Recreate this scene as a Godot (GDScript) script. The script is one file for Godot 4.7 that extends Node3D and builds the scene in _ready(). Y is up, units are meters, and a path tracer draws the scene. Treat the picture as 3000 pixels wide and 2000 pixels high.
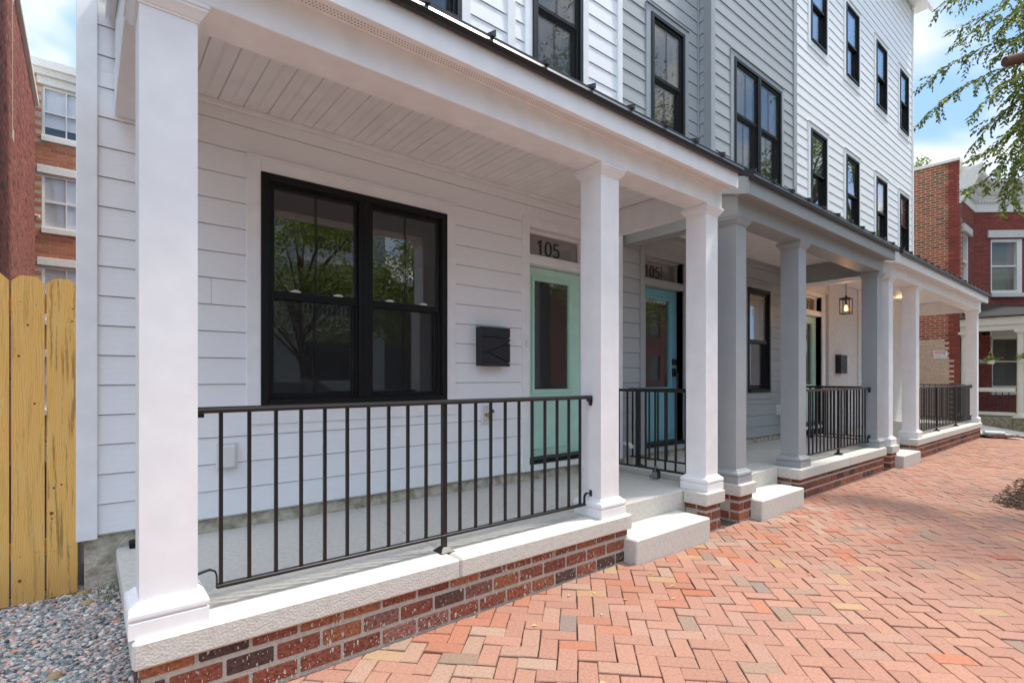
extends Node3D
# Three new townhouses with joined front porches on a herringbone brick pavement.
# Units are metres. y = 0 is the top of the porch floors, the pavement lies at y = GY, the house fronts on z = 0, the street towards +z.

const GY := -0.35
var rng := RandomNumberGenerator.new()
var names := {}
var M := {}
var T := {}
var vc = null      # colour given to the vertices of the next faces
var uvf = null     # Callable: vertex -> uv

func _ready():
	rng.seed = 105
	# ---- camera
	var cam := Camera3D.new()
	cam.name = "camera"
	var fwd := Vector3(cos(deg_to_rad(50.817)), 0, -sin(deg_to_rad(50.817)))
	add_child(cam)
	cam.look_at_from_position(Vector3(0, 1.0, 3.845), Vector3(0, 1.0, 3.845) + fwd, Vector3.UP)
	cam.keep_aspect = Camera3D.KEEP_HEIGHT
	cam.set_frustum(2.0 * 0.05 * 1000.0 / 1527.46, Vector2(0, 0.05 * 107.0 / 1527.46), 0.05, 400.0)
	cam.current = true
	# ---- sky
	var env := Environment.new()
	env.background_mode = Environment.BG_SKY
	var sky := Sky.new()
	var sm := PanoramaSkyMaterial.new()
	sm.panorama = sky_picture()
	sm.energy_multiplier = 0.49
	sky.sky_material = sm
	env.sky = sky
	env.tonemap_mode = Environment.TONE_MAPPER_LINEAR
	env.tonemap_exposure = 2.95
	env.sdfgi_enabled = true
	env.ssao_enabled = true
	env.ssil_enabled = true
	var we := WorldEnvironment.new()
	we.name = "world_environment"
	we.environment = env
	add_child(we)
	# ---- sun, high, through thin cloud
	var sun := DirectionalLight3D.new()
	sun.name = "sun"
	add_child(sun)
	sun.look_at_from_position(Vector3.ZERO, Vector3(-0.46, -1.0, -0.15), Vector3.FORWARD)
	sun.light_energy = 0.5
	sun.light_color = Color(1.0, 0.965, 0.91)
	sun.light_angular_distance = 5.0
	sun.shadow_enabled = true
	make_materials()
	build_ground()
	build_townhouses()
	build_porches()
	build_brick_house()
	build_left_side()
	build_street_side()
	build_small_things()
	build_trees()
	build_litter()

# ------------------------------------------------------------------ helpers
func numbered(parent: Node, called: String) -> String:
	var key := str(parent.get_instance_id()) + "/" + called
	var n: int = names.get(key, 0)
	names[key] = n + 1
	return called if n == 0 else "%s_%03d" % [called, n]

func woff(n: Node) -> Vector3:
	var v := Vector3.ZERO
	while n != self and n is Node3D:
		v += n.position
		n = n.get_parent()
	return v

func S() -> SurfaceTool:
	var s := SurfaceTool.new()
	s.begin(Mesh.PRIMITIVE_TRIANGLES)
	return s

# commits st (world coordinates) as ONE named mesh under parent
func obj(called: String, st: SurfaceTool, m: Material, parent: Node = self) -> MeshInstance3D:
	var o := MeshInstance3D.new()
	o.name = numbered(parent, called)
	o.mesh = st.commit()
	o.material_override = m
	if parent != self:
		o.position = -woff(parent)
	parent.add_child(o)
	return o

func thing(called: String, label: String, category: String, at: Vector3, group := "") -> Node3D:
	var o := Node3D.new()
	o.name = numbered(self, called)
	add_child(o)
	o.position = at
	return tag(o, label, category, group)

func tag(o: Node, label: String, category: String, group := "") -> Node:
	o.set_meta("label", label)
	o.set_meta("category", category)
	if group:
		o.set_meta("group", group)
	return o

func kind(o: Node, k: String) -> Node:
	o.set_meta("kind", k)
	return o

func v3(x, y, z) -> Vector3:
	return Vector3(x, y, z)

func polyn(st: SurfaceTool, p: Array, n: Vector3):
	var g: Vector3 = (p[1] - p[0]).cross(p[2] - p[0])
	var flip := g.dot(n) < 0
	for i in range(1, p.size() - 1):
		for v in ([p[0], p[i], p[i + 1]] if flip else [p[0], p[i + 1], p[i]]):
			st.set_normal(n)
			if vc != null:
				st.set_color(vc)
			if uvf != null:
				st.set_uv(uvf.call(v))
			st.add_vertex(v)

func poly(st: SurfaceTool, p: Array, c: Vector3):
	var m := Vector3.ZERO
	for v in p:
		m += v
	m /= p.size()
	var n: Vector3 = (p[1] - p[0]).cross(p[2] - p[0]).normalized()
	polyn(st, p, -n if n.dot(m - c) < 0 else n)

func box(st: SurfaceTool, a: Vector3, b: Vector3):
	var c := (a + b) / 2.0
	var h := ((b - a) / 2.0).abs()
	for ax in 3:
		var u := (ax + 1) % 3
		var w := (ax + 2) % 3
		for s in [-1.0, 1.0]:
			var pts := []
			for q in [[-1.0, -1.0], [1.0, -1.0], [1.0, 1.0], [-1.0, 1.0]]:
				var v := Vector3()
				v[ax] = s * h[ax]
				v[u] = q[0] * h[u]
				v[w] = q[1] * h[w]
				pts.append(c + v)
			poly(st, pts, c)

func bbox(st: SurfaceTool, a: Vector3, b: Vector3, r := 0.004):
	var c := (a + b) / 2.0
	var h := ((b - a) / 2.0).abs()
	r = minf(r, minf(h.x, minf(h.y, h.z)) * 0.8)
	var qs := [[-1.0, -1.0], [1.0, -1.0], [1.0, 1.0], [-1.0, 1.0]]
	for ax in 3:
		var u := (ax + 1) % 3
		var w := (ax + 2) % 3
		for s in [-1.0, 1.0]:
			var pts := []
			for q in qs:
				var v := Vector3()
				v[ax] = s * h[ax]
				v[u] = q[0] * (h[u] - r)
				v[w] = q[1] * (h[w] - r)
				pts.append(c + v)
			poly(st, pts, c)
		for q in qs:
			var p1 := Vector3()
			p1[u] = q[0] * h[u]
			p1[w] = q[1] * (h[w] - r)
			var p2 := Vector3()
			p2[u] = q[0] * (h[u] - r)
			p2[w] = q[1] * h[w]
			var e := Vector3()
			e[ax] = h[ax] - r
			poly(st, [c + p1 - e, c + p1 + e, c + p2 + e, c + p2 - e], c)
	for sx in [-1.0, 1.0]:
		for sy in [-1.0, 1.0]:
			for sz in [-1.0, 1.0]:
				var s := Vector3(sx, sy, sz)
				var k := h - Vector3(r, r, r)
				poly(st, [c + s * Vector3(h.x, k.y, k.z), c + s * Vector3(k.x, h.y, k.z), c + s * Vector3(k.x, k.y, h.z)], c)

# profile (x, y) laid along eu, ev from o, pulled out along ew
func extrude(st: SurfaceTool, prof: PackedVector2Array, o: Vector3, eu: Vector3, ev: Vector3, ew: Vector3):
	if Geometry2D.is_polygon_clockwise(prof):
		prof.reverse()
	var capn := eu.cross(ev).normalized()
	var fw := 1.0 if capn.dot(ew) > 0 else -1.0
	for i in prof.size():
		var a := prof[i]
		var b := prof[(i + 1) % prof.size()]
		var n := (eu * (b.y - a.y) - ev * (b.x - a.x)).normalized()
		var pa := o + eu * a.x + ev * a.y
		var pb := o + eu * b.x + ev * b.y
		polyn(st, [pa, pb, pb + ew, pa + ew], n)
	var t := Geometry2D.triangulate_polygon(prof)
	for i in range(0, t.size(), 3):
		var p := []
		for k in 3:
			p.append(o + eu * prof[t[i + k]].x + ev * prof[t[i + k]].y)
		polyn(st, p, -capn * fw)
		polyn(st, [p[0] + ew, p[1] + ew, p[2] + ew], capn * fw)

func zy(st: SurfaceTool, pts: Array, x0: float, x1: float):   # profile of (z, y) pulled along x
	var p := PackedVector2Array()
	for q in pts:
		p.append(Vector2(q[0], q[1]))
	extrude(st, p, v3(x0, 0, 0), Vector3.BACK, Vector3.UP, v3(x1 - x0, 0, 0))

func tube(st: SurfaceTool, pts: Array, r0: float, r1: float, sides := 6):
	var rings := []
	for i in pts.size():
		var d: Vector3 = (pts[mini(i + 1, pts.size() - 1)] - pts[maxi(i - 1, 0)]).normalized()
		var up := Vector3.UP if absf(d.y) < 0.9 else Vector3.RIGHT
		var a := d.cross(up).normalized()
		var b := a.cross(d).normalized()
		var r := lerpf(r0, r1, float(i) / maxf(1.0, pts.size() - 1.0))
		var ring := []
		for k in sides:
			var t := TAU * k / sides
			ring.append([pts[i] + (a * cos(t) + b * sin(t)) * r, a * cos(t) + b * sin(t)])
		rings.append(ring)
	for i in rings.size() - 1:
		for k in sides:
			var q := [rings[i][k], rings[i][(k + 1) % sides], rings[i + 1][(k + 1) % sides], rings[i + 1][k]]
			var g: Vector3 = (q[1][0] - q[0][0]).cross(q[2][0] - q[0][0])
			var flip: bool = g.dot(q[0][1]) < 0
			for j in ([0, 1, 2, 0, 2, 3] if flip else [0, 2, 1, 0, 3, 2]):
				st.set_normal(q[j][1])
				if vc != null:
					st.set_color(vc)
				st.add_vertex(q[j][0])
	for e in [0, rings.size() - 1]:
		var ring := []
		for k in sides:
			ring.append(rings[e][k][0])
		var d: Vector3 = pts[0] - pts[1] if e == 0 else pts[-1] - pts[-2]
		polyn(st, ring, d.normalized())

func lathe(st: SurfaceTool, prof: Array, c: Vector3, sides := 16):   # prof: [radius, y]
	for i in prof.size() - 1:
		var a: Array = prof[i]
		var b: Array = prof[i + 1]
		var slope := Vector2(b[1] - a[1], a[0] - b[0]).normalized()
		for k in sides:
			var t0 := TAU * k / sides
			var t1 := TAU * (k + 1) / sides
			var d0 := Vector3(cos(t0), 0, sin(t0))
			var d1 := Vector3(cos(t1), 0, sin(t1))
			var p := [c + d0 * a[0] + Vector3.UP * a[1], c + d1 * a[0] + Vector3.UP * a[1], c + d1 * b[0] + Vector3.UP * b[1], c + d0 * b[0] + Vector3.UP * b[1]]
			var n := [d0, d1, d1, d0]
			var g: Vector3 = (p[2] - p[0]).cross(p[3] - p[1])
			var flip: bool = g.dot((d0 + d1) * slope.x + Vector3.UP * slope.y * 2.0) < 0
			for j in ([0, 1, 2, 0, 2, 3] if flip else [0, 2, 1, 0, 3, 2]):
				st.set_normal((n[j] * slope.x + Vector3.UP * slope.y).normalized())
				if vc != null:
					st.set_color(vc)
				st.add_vertex(p[j])
	for e in [0, prof.size() - 1]:
		if prof[e][0] > 0.0005:
			var ring := []
			for k in sides:
				var t := TAU * k / sides
				ring.append(c + Vector3(cos(t), 0, sin(t)) * prof[e][0] + Vector3.UP * prof[e][1])
			polyn(st, ring, Vector3.DOWN if (prof[e][1] < prof[1 if e == 0 else e - 1][1]) else Vector3.UP)

func loft4(st: SurfaceTool, cx: float, cz: float, prof: Array):   # square rings: [half width, y]
	var ring := func(h, y): return [v3(cx - h, y, cz - h), v3(cx + h, y, cz - h), v3(cx + h, y, cz + h), v3(cx - h, y, cz + h)]
	for i in prof.size() - 1:
		var a: Array = ring.call(prof[i][0], prof[i][1])
		var b: Array = ring.call(prof[i + 1][0], prof[i + 1][1])
		var slope := Vector2(prof[i + 1][1] - prof[i][1], prof[i][0] - prof[i + 1][0])
		for k in 4:
			var m: Vector3 = (a[k] + a[(k + 1) % 4]) / 2.0 - v3(cx, prof[i][1], cz)
			m.y = 0
			var n := (m.normalized() * slope.x + Vector3.UP * slope.y).normalized()
			polyn(st, [a[k], a[(k + 1) % 4], b[(k + 1) % 4], b[k]], n)
	polyn(st, ring.call(prof[0][0], prof[0][1]), Vector3.DOWN)
	polyn(st, ring.call(prof[-1][0], prof[-1][1]), Vector3.UP)

# boxes that fill [x0,x1] x [y0,y1] at z0..z1 round rectangular holes [hx0, hx1, hy0, hy1]
func wall_boxes(st: SurfaceTool, x0: float, x1: float, y0: float, y1: float, z0: float, z1: float, holes: Array):
	var ys := [y0, y1]
	for h in holes:
		for y in [h[2], h[3]]:
			if y > y0 and y < y1:
				ys.append(y)
	ys.sort()
	for i in ys.size() - 1:
		if ys[i + 1] - ys[i] < 0.001:
			continue
		var mid: float = (ys[i] + ys[i + 1]) / 2.0
		var cuts := []
		for h in holes:
			if h[2] < mid and h[3] > mid:
				cuts.append(h)
		cuts.sort_custom(func(a, b): return a[0] < b[0])
		var x := x0
		for h in cuts:
			if h[0] > x + 0.001:
				box(st, v3(x, ys[i], z0), v3(h[0], ys[i + 1], z1))
			x = maxf(x, h[1])
		if x1 > x + 0.001:
			box(st, v3(x, ys[i], z0), v3(x1, ys[i + 1], z1))

# lap siding, every board a part of its house
func siding(house: Node, x0: float, x1: float, y0: float, y1: float, z: float, first: float, step: float, holes: Array, m: Material, joints := []):
	var y := first + floorf((y0 - first) / step) * step
	var row := 0
	while y < y1 - 0.002:
		var lo := maxf(y, y0)
		var hi := minf(y + step, y1)
		var cuts := []
		for h in holes:
			if h[2] < hi - 0.002 and h[3] > lo + 0.002:
				cuts.append(h)
		cuts.sort_custom(func(a, b): return a[0] < b[0])
		var x := x0
		for h in cuts:
			board_run(house, x, h[0], lo, hi, y, step, z, m, joints, row)
			if h[2] > lo + 0.004:
				board_run(house, h[0], h[1], lo, h[2], y, step, z, m, [], row)
			if h[3] < hi - 0.004:
				board_run(house, h[0], h[1], h[3], hi, y, step, z, m, [], row)
			x = h[1]
		board_run(house, x, x1, lo, hi, y, step, z, m, joints, row)
		y += step
		row += 1

func board_run(house: Node, x0: float, x1: float, lo: float, hi: float, y: float, step: float, z: float, m: Material, joints: Array, row: int):
	if x1 - x0 < 0.004:
		return
	var xs := [x0]
	for j in joints:
		if j[0] == row and j[1] > x0 + 0.05 and j[1] < x1 - 0.05:
			xs.append(j[1])
	xs.append(x1)
	for i in xs.size() - 1:
		var a: float = xs[i] + (0.001 if i > 0 else 0.0)
		var b: float = xs[i + 1] - (0.001 if i < xs.size() - 2 else 0.0)
		var zl := z + 0.003 + 0.0085 * (1.0 - (lo - y) / step)
		var zh := z + 0.003 + 0.0085 * (1.0 - (hi - y) / step)
		var st := S()
		# each board stops a few millimetres short of the lap above it: the dark reveal under the butt
		var cut := hi - (0.004 if hi > y + step - 0.001 else 0.0)
		zy(st, [[z - 0.004, lo], [zl - 0.0015, lo], [zl, lo + 0.0015], [zh, cut], [z - 0.004, cut]], a, b)
		obj("siding_board", st, m, house)
# ------------------------------------------------------------------ materials
func ntex(sd: int, freq: float, lo: float, hi: float, octaves := 4, size := 512, normal := false, bump := 4.0) -> NoiseTexture2D:
	var n := FastNoiseLite.new()
	n.seed = sd
	n.noise_type = FastNoiseLite.TYPE_SIMPLEX_SMOOTH
	n.frequency = freq
	n.fractal_octaves = octaves
	var t := NoiseTexture2D.new()
	t.width = size
	t.height = size
	t.seamless = true
	t.noise = n
	if normal:
		t.as_normal_map = true
		t.bump_strength = bump
	else:
		var g := Gradient.new()
		g.set_color(0, Color(lo, lo, lo))
		g.set_color(1, Color(hi, hi, hi))
		t.color_ramp = g
	return t

func ramp(sd: int, freq: float, stops: Array, octaves := 4, size := 512) -> NoiseTexture2D:
	var t := ntex(sd, freq, 0, 1, octaves, size)
	var g := Gradient.new()
	g.offsets = PackedFloat32Array(stops.map(func(s): return s[0]))
	g.colors = PackedColorArray(stops.map(func(s): return s[1]))
	t.color_ramp = g
	return t

# lin: linear base colour
func mat(key: String, lin: Color, rough: float, d := {}) -> StandardMaterial3D:
	var m := StandardMaterial3D.new()
	m.resource_name = key
	m.albedo_color = lin.linear_to_srgb()
	m.roughness = rough
	m.metallic = d.get("metal", 0.0)
	m.metallic_specular = d.get("spec", 0.5)
	if d.has("tex"):
		m.albedo_texture = d.tex
	if d.has("normal"):
		m.normal_enabled = true
		m.normal_texture = d.normal
		m.normal_scale = d.get("nscale", 1.0)
	if d.has("height"):
		m.heightmap_enabled = true
		m.heightmap_texture = d.height
		m.heightmap_scale = d.get("hscale", 0.2)
	if d.has("tex") or d.has("normal") or d.has("height"):
		if not d.get("uv", false):
			m.uv1_triplanar = true
			m.uv1_world_triplanar = true
		m.uv1_scale = d.get("scale", Vector3.ONE)
	if d.has("detail"):
		m.detail_enabled = true
		m.detail_albedo = d.detail
		m.detail_blend_mode = BaseMaterial3D.BLEND_MODE_MUL
		m.detail_uv_layer = BaseMaterial3D.DETAIL_UV_1
	m.vertex_color_use_as_albedo = d.get("vertex", false)
	M[key] = m
	return m

func make_materials():
	T.soft = ntex(3, 0.006, 0.955, 1.0, 4)
	T.paint = ntex(5, 0.02, 0.97, 1.0, 5)
	T.grain = ntex(7, 0.012, 0, 1, 5, 512, true, 3.0)
	T.rough_n = ntex(9, 0.03, 0, 1, 5, 512, true, 6.0)
	T.conc = ramp(11, 0.011, [[0.0, Color(0.9, 0.9, 0.895)], [0.35, Color(0.955, 0.955, 0.95)], [0.65, Color(0.975, 0.975, 0.97)], [1.0, Color(1, 1, 1)]], 6, 1024)
	T.conc_h = ntex(13, 0.06, 0, 1, 5, 512)
	T.stain = ramp(15, 0.007, [[0.0, Color(0.68, 0.64, 0.58)], [0.4, Color(0.88, 0.86, 0.82)], [0.7, Color(1, 0.99, 0.97)], [1.0, Color(0.88, 0.85, 0.8)]], 6, 1024)
	T.brick = ramp(17, 0.012, [[0.0, Color(0.62, 0.6, 0.6)], [0.4, Color(0.86, 0.85, 0.84)], [0.62, Color(0.97, 0.97, 0.97)], [0.8, Color(1.0, 1.0, 1.0)], [1.0, Color(0.85, 0.82, 0.8)]], 6, 1024)
	T.paver = ramp(31, 0.02, [[0.0, Color(0.87, 0.86, 0.855)], [0.4, Color(0.955, 0.95, 0.945)], [0.7, Color(1.0, 1.0, 1.0)], [1.0, Color(0.95, 0.945, 0.94)]], 6, 1024)
	T.brick_h = ntex(19, 0.035, 0, 1, 5, 512)
	T.soil = ramp(21, 0.03, [[0.0, Color(0.35, 0.33, 0.3)], [1.0, Color(1, 1, 1)]], 5)
	var wgrain := Vector3(0.7, 9.0, 0.7)
	mat("white_siding", Color(0.87, 0.875, 0.88), 0.55, {"tex": T.paint, "normal": T.grain, "nscale": 0.16, "scale": wgrain})
	mat("grey_siding", Color(0.385, 0.405, 0.41), 0.55, {"tex": T.paint, "normal": T.grain, "nscale": 0.16, "scale": wgrain})
	mat("white_trim", Color(0.89, 0.89, 0.885), 0.42, {"tex": T.soft, "normal": T.rough_n, "nscale": 0.02, "scale": Vector3(1.2, 1.2, 1.2)})
	mat("grey_trim", Color(0.355, 0.375, 0.38), 0.42, {"tex": T.soft, "normal": T.rough_n, "nscale": 0.02, "scale": Vector3(1.2, 1.2, 1.2)})
	mat("ceiling_paint", Color(0.87, 0.86, 0.845), 0.5, {"tex": T.soft})
	mat("vent_hole", Color(0.05, 0.04, 0.035), 0.9)
	mat("black_frame", Color(0.0075, 0.0072, 0.0075), 0.42, {"tex": T.soft, "spec": 0.38})
	mat("sash_white", Color(0.7, 0.7, 0.66), 0.4)
	mat("black_metal", Color(0.012, 0.011, 0.0115), 0.36, {"tex": T.soft, "normal": T.rough_n, "nscale": 0.05, "scale": Vector3(6, 6, 6)})
	mat("roof_metal", Color(0.022, 0.018, 0.02), 0.34, {"tex": T.soft})
	mat("mailbox_black", Color(0.016, 0.016, 0.021), 0.5, {"tex": T.soft, "normal": T.rough_n, "nscale": 0.08, "scale": Vector3(14, 14, 14)})
	mat("mint", Color(0.53, 0.82, 0.67), 0.45, {"tex": T.soft})
	mat("teal", Color(0.17, 0.42, 0.5), 0.45, {"tex": T.soft})
	mat("concrete", Color(0.63, 0.605, 0.555), 0.88, {"tex": T.conc, "height": T.conc_h, "hscale": 0.16, "scale": Vector3(2.1, 2.1, 2.1)})
	mat("concrete_edge", Color(0.62, 0.59, 0.545), 0.9, {"tex": T.conc, "height": T.conc_h, "hscale": 0.4, "scale": Vector3(1.7, 1.7, 1.7)})
	mat("foundation", Color(0.6, 0.56, 0.48), 0.9, {"tex": T.stain, "height": T.conc_h, "hscale": 0.5, "scale": Vector3(1.1, 1.1, 1.1)})
	mat("mossy_stone", Color(0.3, 0.28, 0.2), 0.9, {"tex": T.stain, "height": T.conc_h, "hscale": 0.5, "scale": Vector3(1.3, 1.3, 1.3)})
	mat("mortar", Color(0.56, 0.51, 0.44), 0.95, {"tex": T.conc, "height": T.conc_h, "hscale": 0.3, "scale": Vector3(3, 3, 3)})
	mat("brick", Color(1, 1, 1), 0.85, {"tex": T.brick, "height": T.brick_h, "hscale": 0.35, "scale": Vector3(3.1, 3.1, 3.1), "vertex": true})
	mat("paver", Color(0.86, 0.84, 0.82), 0.85, {"tex": T.paver, "height": T.brick_h, "hscale": 0.14, "scale": Vector3(2.3, 2.3, 2.3), "vertex": true})
	mat("far_brick", Color(1, 1, 1), 0.9, {"tex": T.paver, "scale": Vector3(0.8, 0.8, 0.8), "vertex": true})
	mat("painted_brick", Color(0.78, 0.77, 0.75), 0.55, {"tex": T.soft, "normal": T.rough_n, "nscale": 0.3, "scale": Vector3(2, 2, 2)})
	mat("sand", Color(0.2, 0.145, 0.11), 1.0, {"tex": T.soil, "scale": Vector3(4, 4, 4)})
	mat("soil", Color(0.1, 0.075, 0.05), 1.0, {"tex": T.soil, "scale": Vector3(2, 2, 2)})
	mat("bright_street", Color(0.27, 0.265, 0.255), 0.9, {"tex": T.soil, "scale": Vector3(3, 3, 3)})  # unseen street, lightened to bounce more light into the porches
	mat("earth", Color(0.16, 0.14, 0.11), 1.0, {"tex": T.soil, "scale": Vector3(0.3, 0.3, 0.3)})
	mat("gravel_bed", Color(0.24, 0.225, 0.215), 1.0, {"tex": T.soil, "scale": Vector3(5, 5, 5)})
	mat("stone", Color(1, 1, 1), 0.85, {"vertex": true, "tex": T.conc, "scale": Vector3(6, 6, 6)})
	mat("mulch", Color(1, 1, 1), 0.95, {"vertex": true})
	mat("leaf", Color(1, 1, 1), 0.55, {"vertex": true})
	M.leaf.backlight_enabled = true
	M.leaf.backlight = Color(0.8, 0.8, 0.6)
	mat("bark", Color(0.16, 0.115, 0.085), 0.95, {"tex": T.stain, "height": T.conc_h, "hscale": 1.5, "scale": Vector3(4, 1.2, 4)})
	mat("cut_wood", Color(0.34, 0.17, 0.12), 0.9, {"tex": T.soil, "scale": Vector3(9, 9, 9)})
	mat("brass", Color(0.62, 0.36, 0.1), 0.35, {"metal": 0.9})
	mat("green_enamel", Color(0.01, 0.05, 0.035), 0.4)
	mat("plastic_white", Color(0.72, 0.72, 0.7), 0.4)
	mat("grey_plastic", Color(0.2, 0.21, 0.22), 0.5)
	mat("cream_paint", Color(0.66, 0.63, 0.54), 0.6, {"tex": T.conc, "normal": T.rough_n, "nscale": 0.15, "scale": Vector3(2, 2, 2)})
	mat("stone_white", Color(0.68, 0.67, 0.63), 0.85, {"tex": T.conc, "height": T.conc_h, "hscale": 1.4, "scale": Vector3(1.5, 1.5, 1.5)})
	mat("cornice_white", Color(0.78, 0.77, 0.73), 0.6, {"tex": T.conc, "scale": Vector3(1, 1, 1)})
	mat("blind", Color(0.36, 0.44, 0.37), 0.6)
	mat("blind_white", Color(0.82, 0.82, 0.82), 0.6)
	mat("shingle", Color(0.055, 0.056, 0.058), 0.9, {"tex": T.soil, "scale": Vector3(8, 8, 8)})
	mat("interior", Color(0.12, 0.115, 0.11), 0.9)
	mat("interior_floor", Color(0.2, 0.13, 0.08), 0.7)
	mat("number_black", Color(0.008, 0.008, 0.008), 0.5)
	mat("sign_white", Color(0.78, 0.78, 0.78), 0.4)
	mat("sign_red", Color(0.62, 0.05, 0.07), 0.4)
	mat("pink_letter", Color(0.85, 0.62, 0.62), 0.4)
	mat("flower_red", Color(0.6, 0.01, 0.015), 0.6)
	mat("green_leaf", Color(0.12, 0.26, 0.035), 0.6)
	mat("dead_leaf", Color(0.5, 0.27, 0.08), 0.8)
	mat("pale_leaf", Color(0.62, 0.44, 0.2), 0.8)
	mat("facing_grey", Color(0.42, 0.46, 0.5), 0.8, {"tex": T.conc})
	mat("facing_brick", Color(0.2, 0.075, 0.05), 0.9, {"tex": T.brick})
	mat("car_paint", Color(0.02, 0.024, 0.028), 0.15, {"spec": 0.7})
	M.car_paint.clearcoat_enabled = true
	M.car_paint.clearcoat = 1.0
	M.car_paint.clearcoat_roughness = 0.03
	mat("rubber", Color(0.02, 0.02, 0.02), 0.8)
	mat("chrome", Color(0.6, 0.6, 0.6), 0.2, {"metal": 1.0})
	var g := mat("glass", Color(0.8, 0.84, 0.84), 0.0)
	g.albedo_color.a = 0.0
	g.transparency = BaseMaterial3D.TRANSPARENCY_ALPHA
	g = mat("dark_glass", Color(0.055, 0.055, 0.056), 0.0)
	g.albedo_color.a = 0.6
	g.transparency = BaseMaterial3D.TRANSPARENCY_ALPHA
	g = mat("lit_tint_glass", Color(0.36, 0.32, 0.29), 0.0)  # light of room and reflections put into a grey tint behind the numbers
	g.albedo_color.a = 0.7
	g.transparency = BaseMaterial3D.TRANSPARENCY_ALPHA
	g = mat("screen", Color(0.05, 0.05, 0.053), 0.9)
	g.albedo_color.a = 0.24
	g.transparency = BaseMaterial3D.TRANSPARENCY_ALPHA
	g.metallic_specular = 0.1
	g = mat("bulb_glow", Color(1, 0.75, 0.4), 0.5)
	g.emission_enabled = true
	g.emission = Color(1.0, 0.66, 0.3)
	g.emission_energy_multiplier = 5.0
	for i in 4:
		var w := mat("fence_wood_%d" % i, Color(1, 1, 1), 0.75, {"tex": wood_picture(40 + i, i), "uv": true})
		w.normal_enabled = true
		w.normal_texture = T.grain
		w.normal_scale = 0.25

# sky: blue with soft white cloud, brightened overhead to add light, the same all round
func sky_picture() -> ImageTexture:
	var w := 1024
	var h := 512
	var im := Image.create(w, h, false, Image.FORMAT_RGBF)
	var n := FastNoiseLite.new()
	n.seed = 12
	n.noise_type = FastNoiseLite.TYPE_SIMPLEX_SMOOTH
	n.frequency = 1.15
	n.fractal_octaves = 6
	n.fractal_gain = 0.55
	for j in h:
		var el := (0.5 - (j + 0.5) / h) * PI
		var y := sin(el)
		var up := clampf(y, 0.0, 1.0)
		var base := Color(0.42, 0.6, 0.86).lerp(Color(0.28, 0.49, 0.84), clampf(pow(up, 0.55) * 1.35, 0, 1)).lerp(Color(0.23, 0.43, 0.78), clampf(up * 1.2 - 0.4, 0, 1))
		for i in w:
			var az := ((i + 0.5) / w - 0.5) * TAU
			var r := cos(el)
			var d := Vector3(sin(az) * r, y, -cos(az) * r)
			var k := 1.0 / (0.34 + maxf(y, 0.0))
			var f := n.get_noise_3d(d.x * k * 1.15 + 4.0, d.z * k * 1.15 + 7.7, y * 1.6)
			var cover := smoothstep(-0.08, 0.34, f + 0.1 * (1.0 - up))
			var white := 0.93 + 0.17 * n.get_noise_3d(d.x * 5.0, y * 7.0, d.z * 5.0)
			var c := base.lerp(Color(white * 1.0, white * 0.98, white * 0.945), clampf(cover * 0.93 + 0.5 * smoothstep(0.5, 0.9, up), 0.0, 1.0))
			c = c * (1.0 + 1.5 * smoothstep(0.45, 0.95, up))   # brightness and white added overhead, above the view, to light pavement and fronts
			im.set_pixel(i, j, c)
	return ImageTexture.create_from_image(im)

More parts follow.
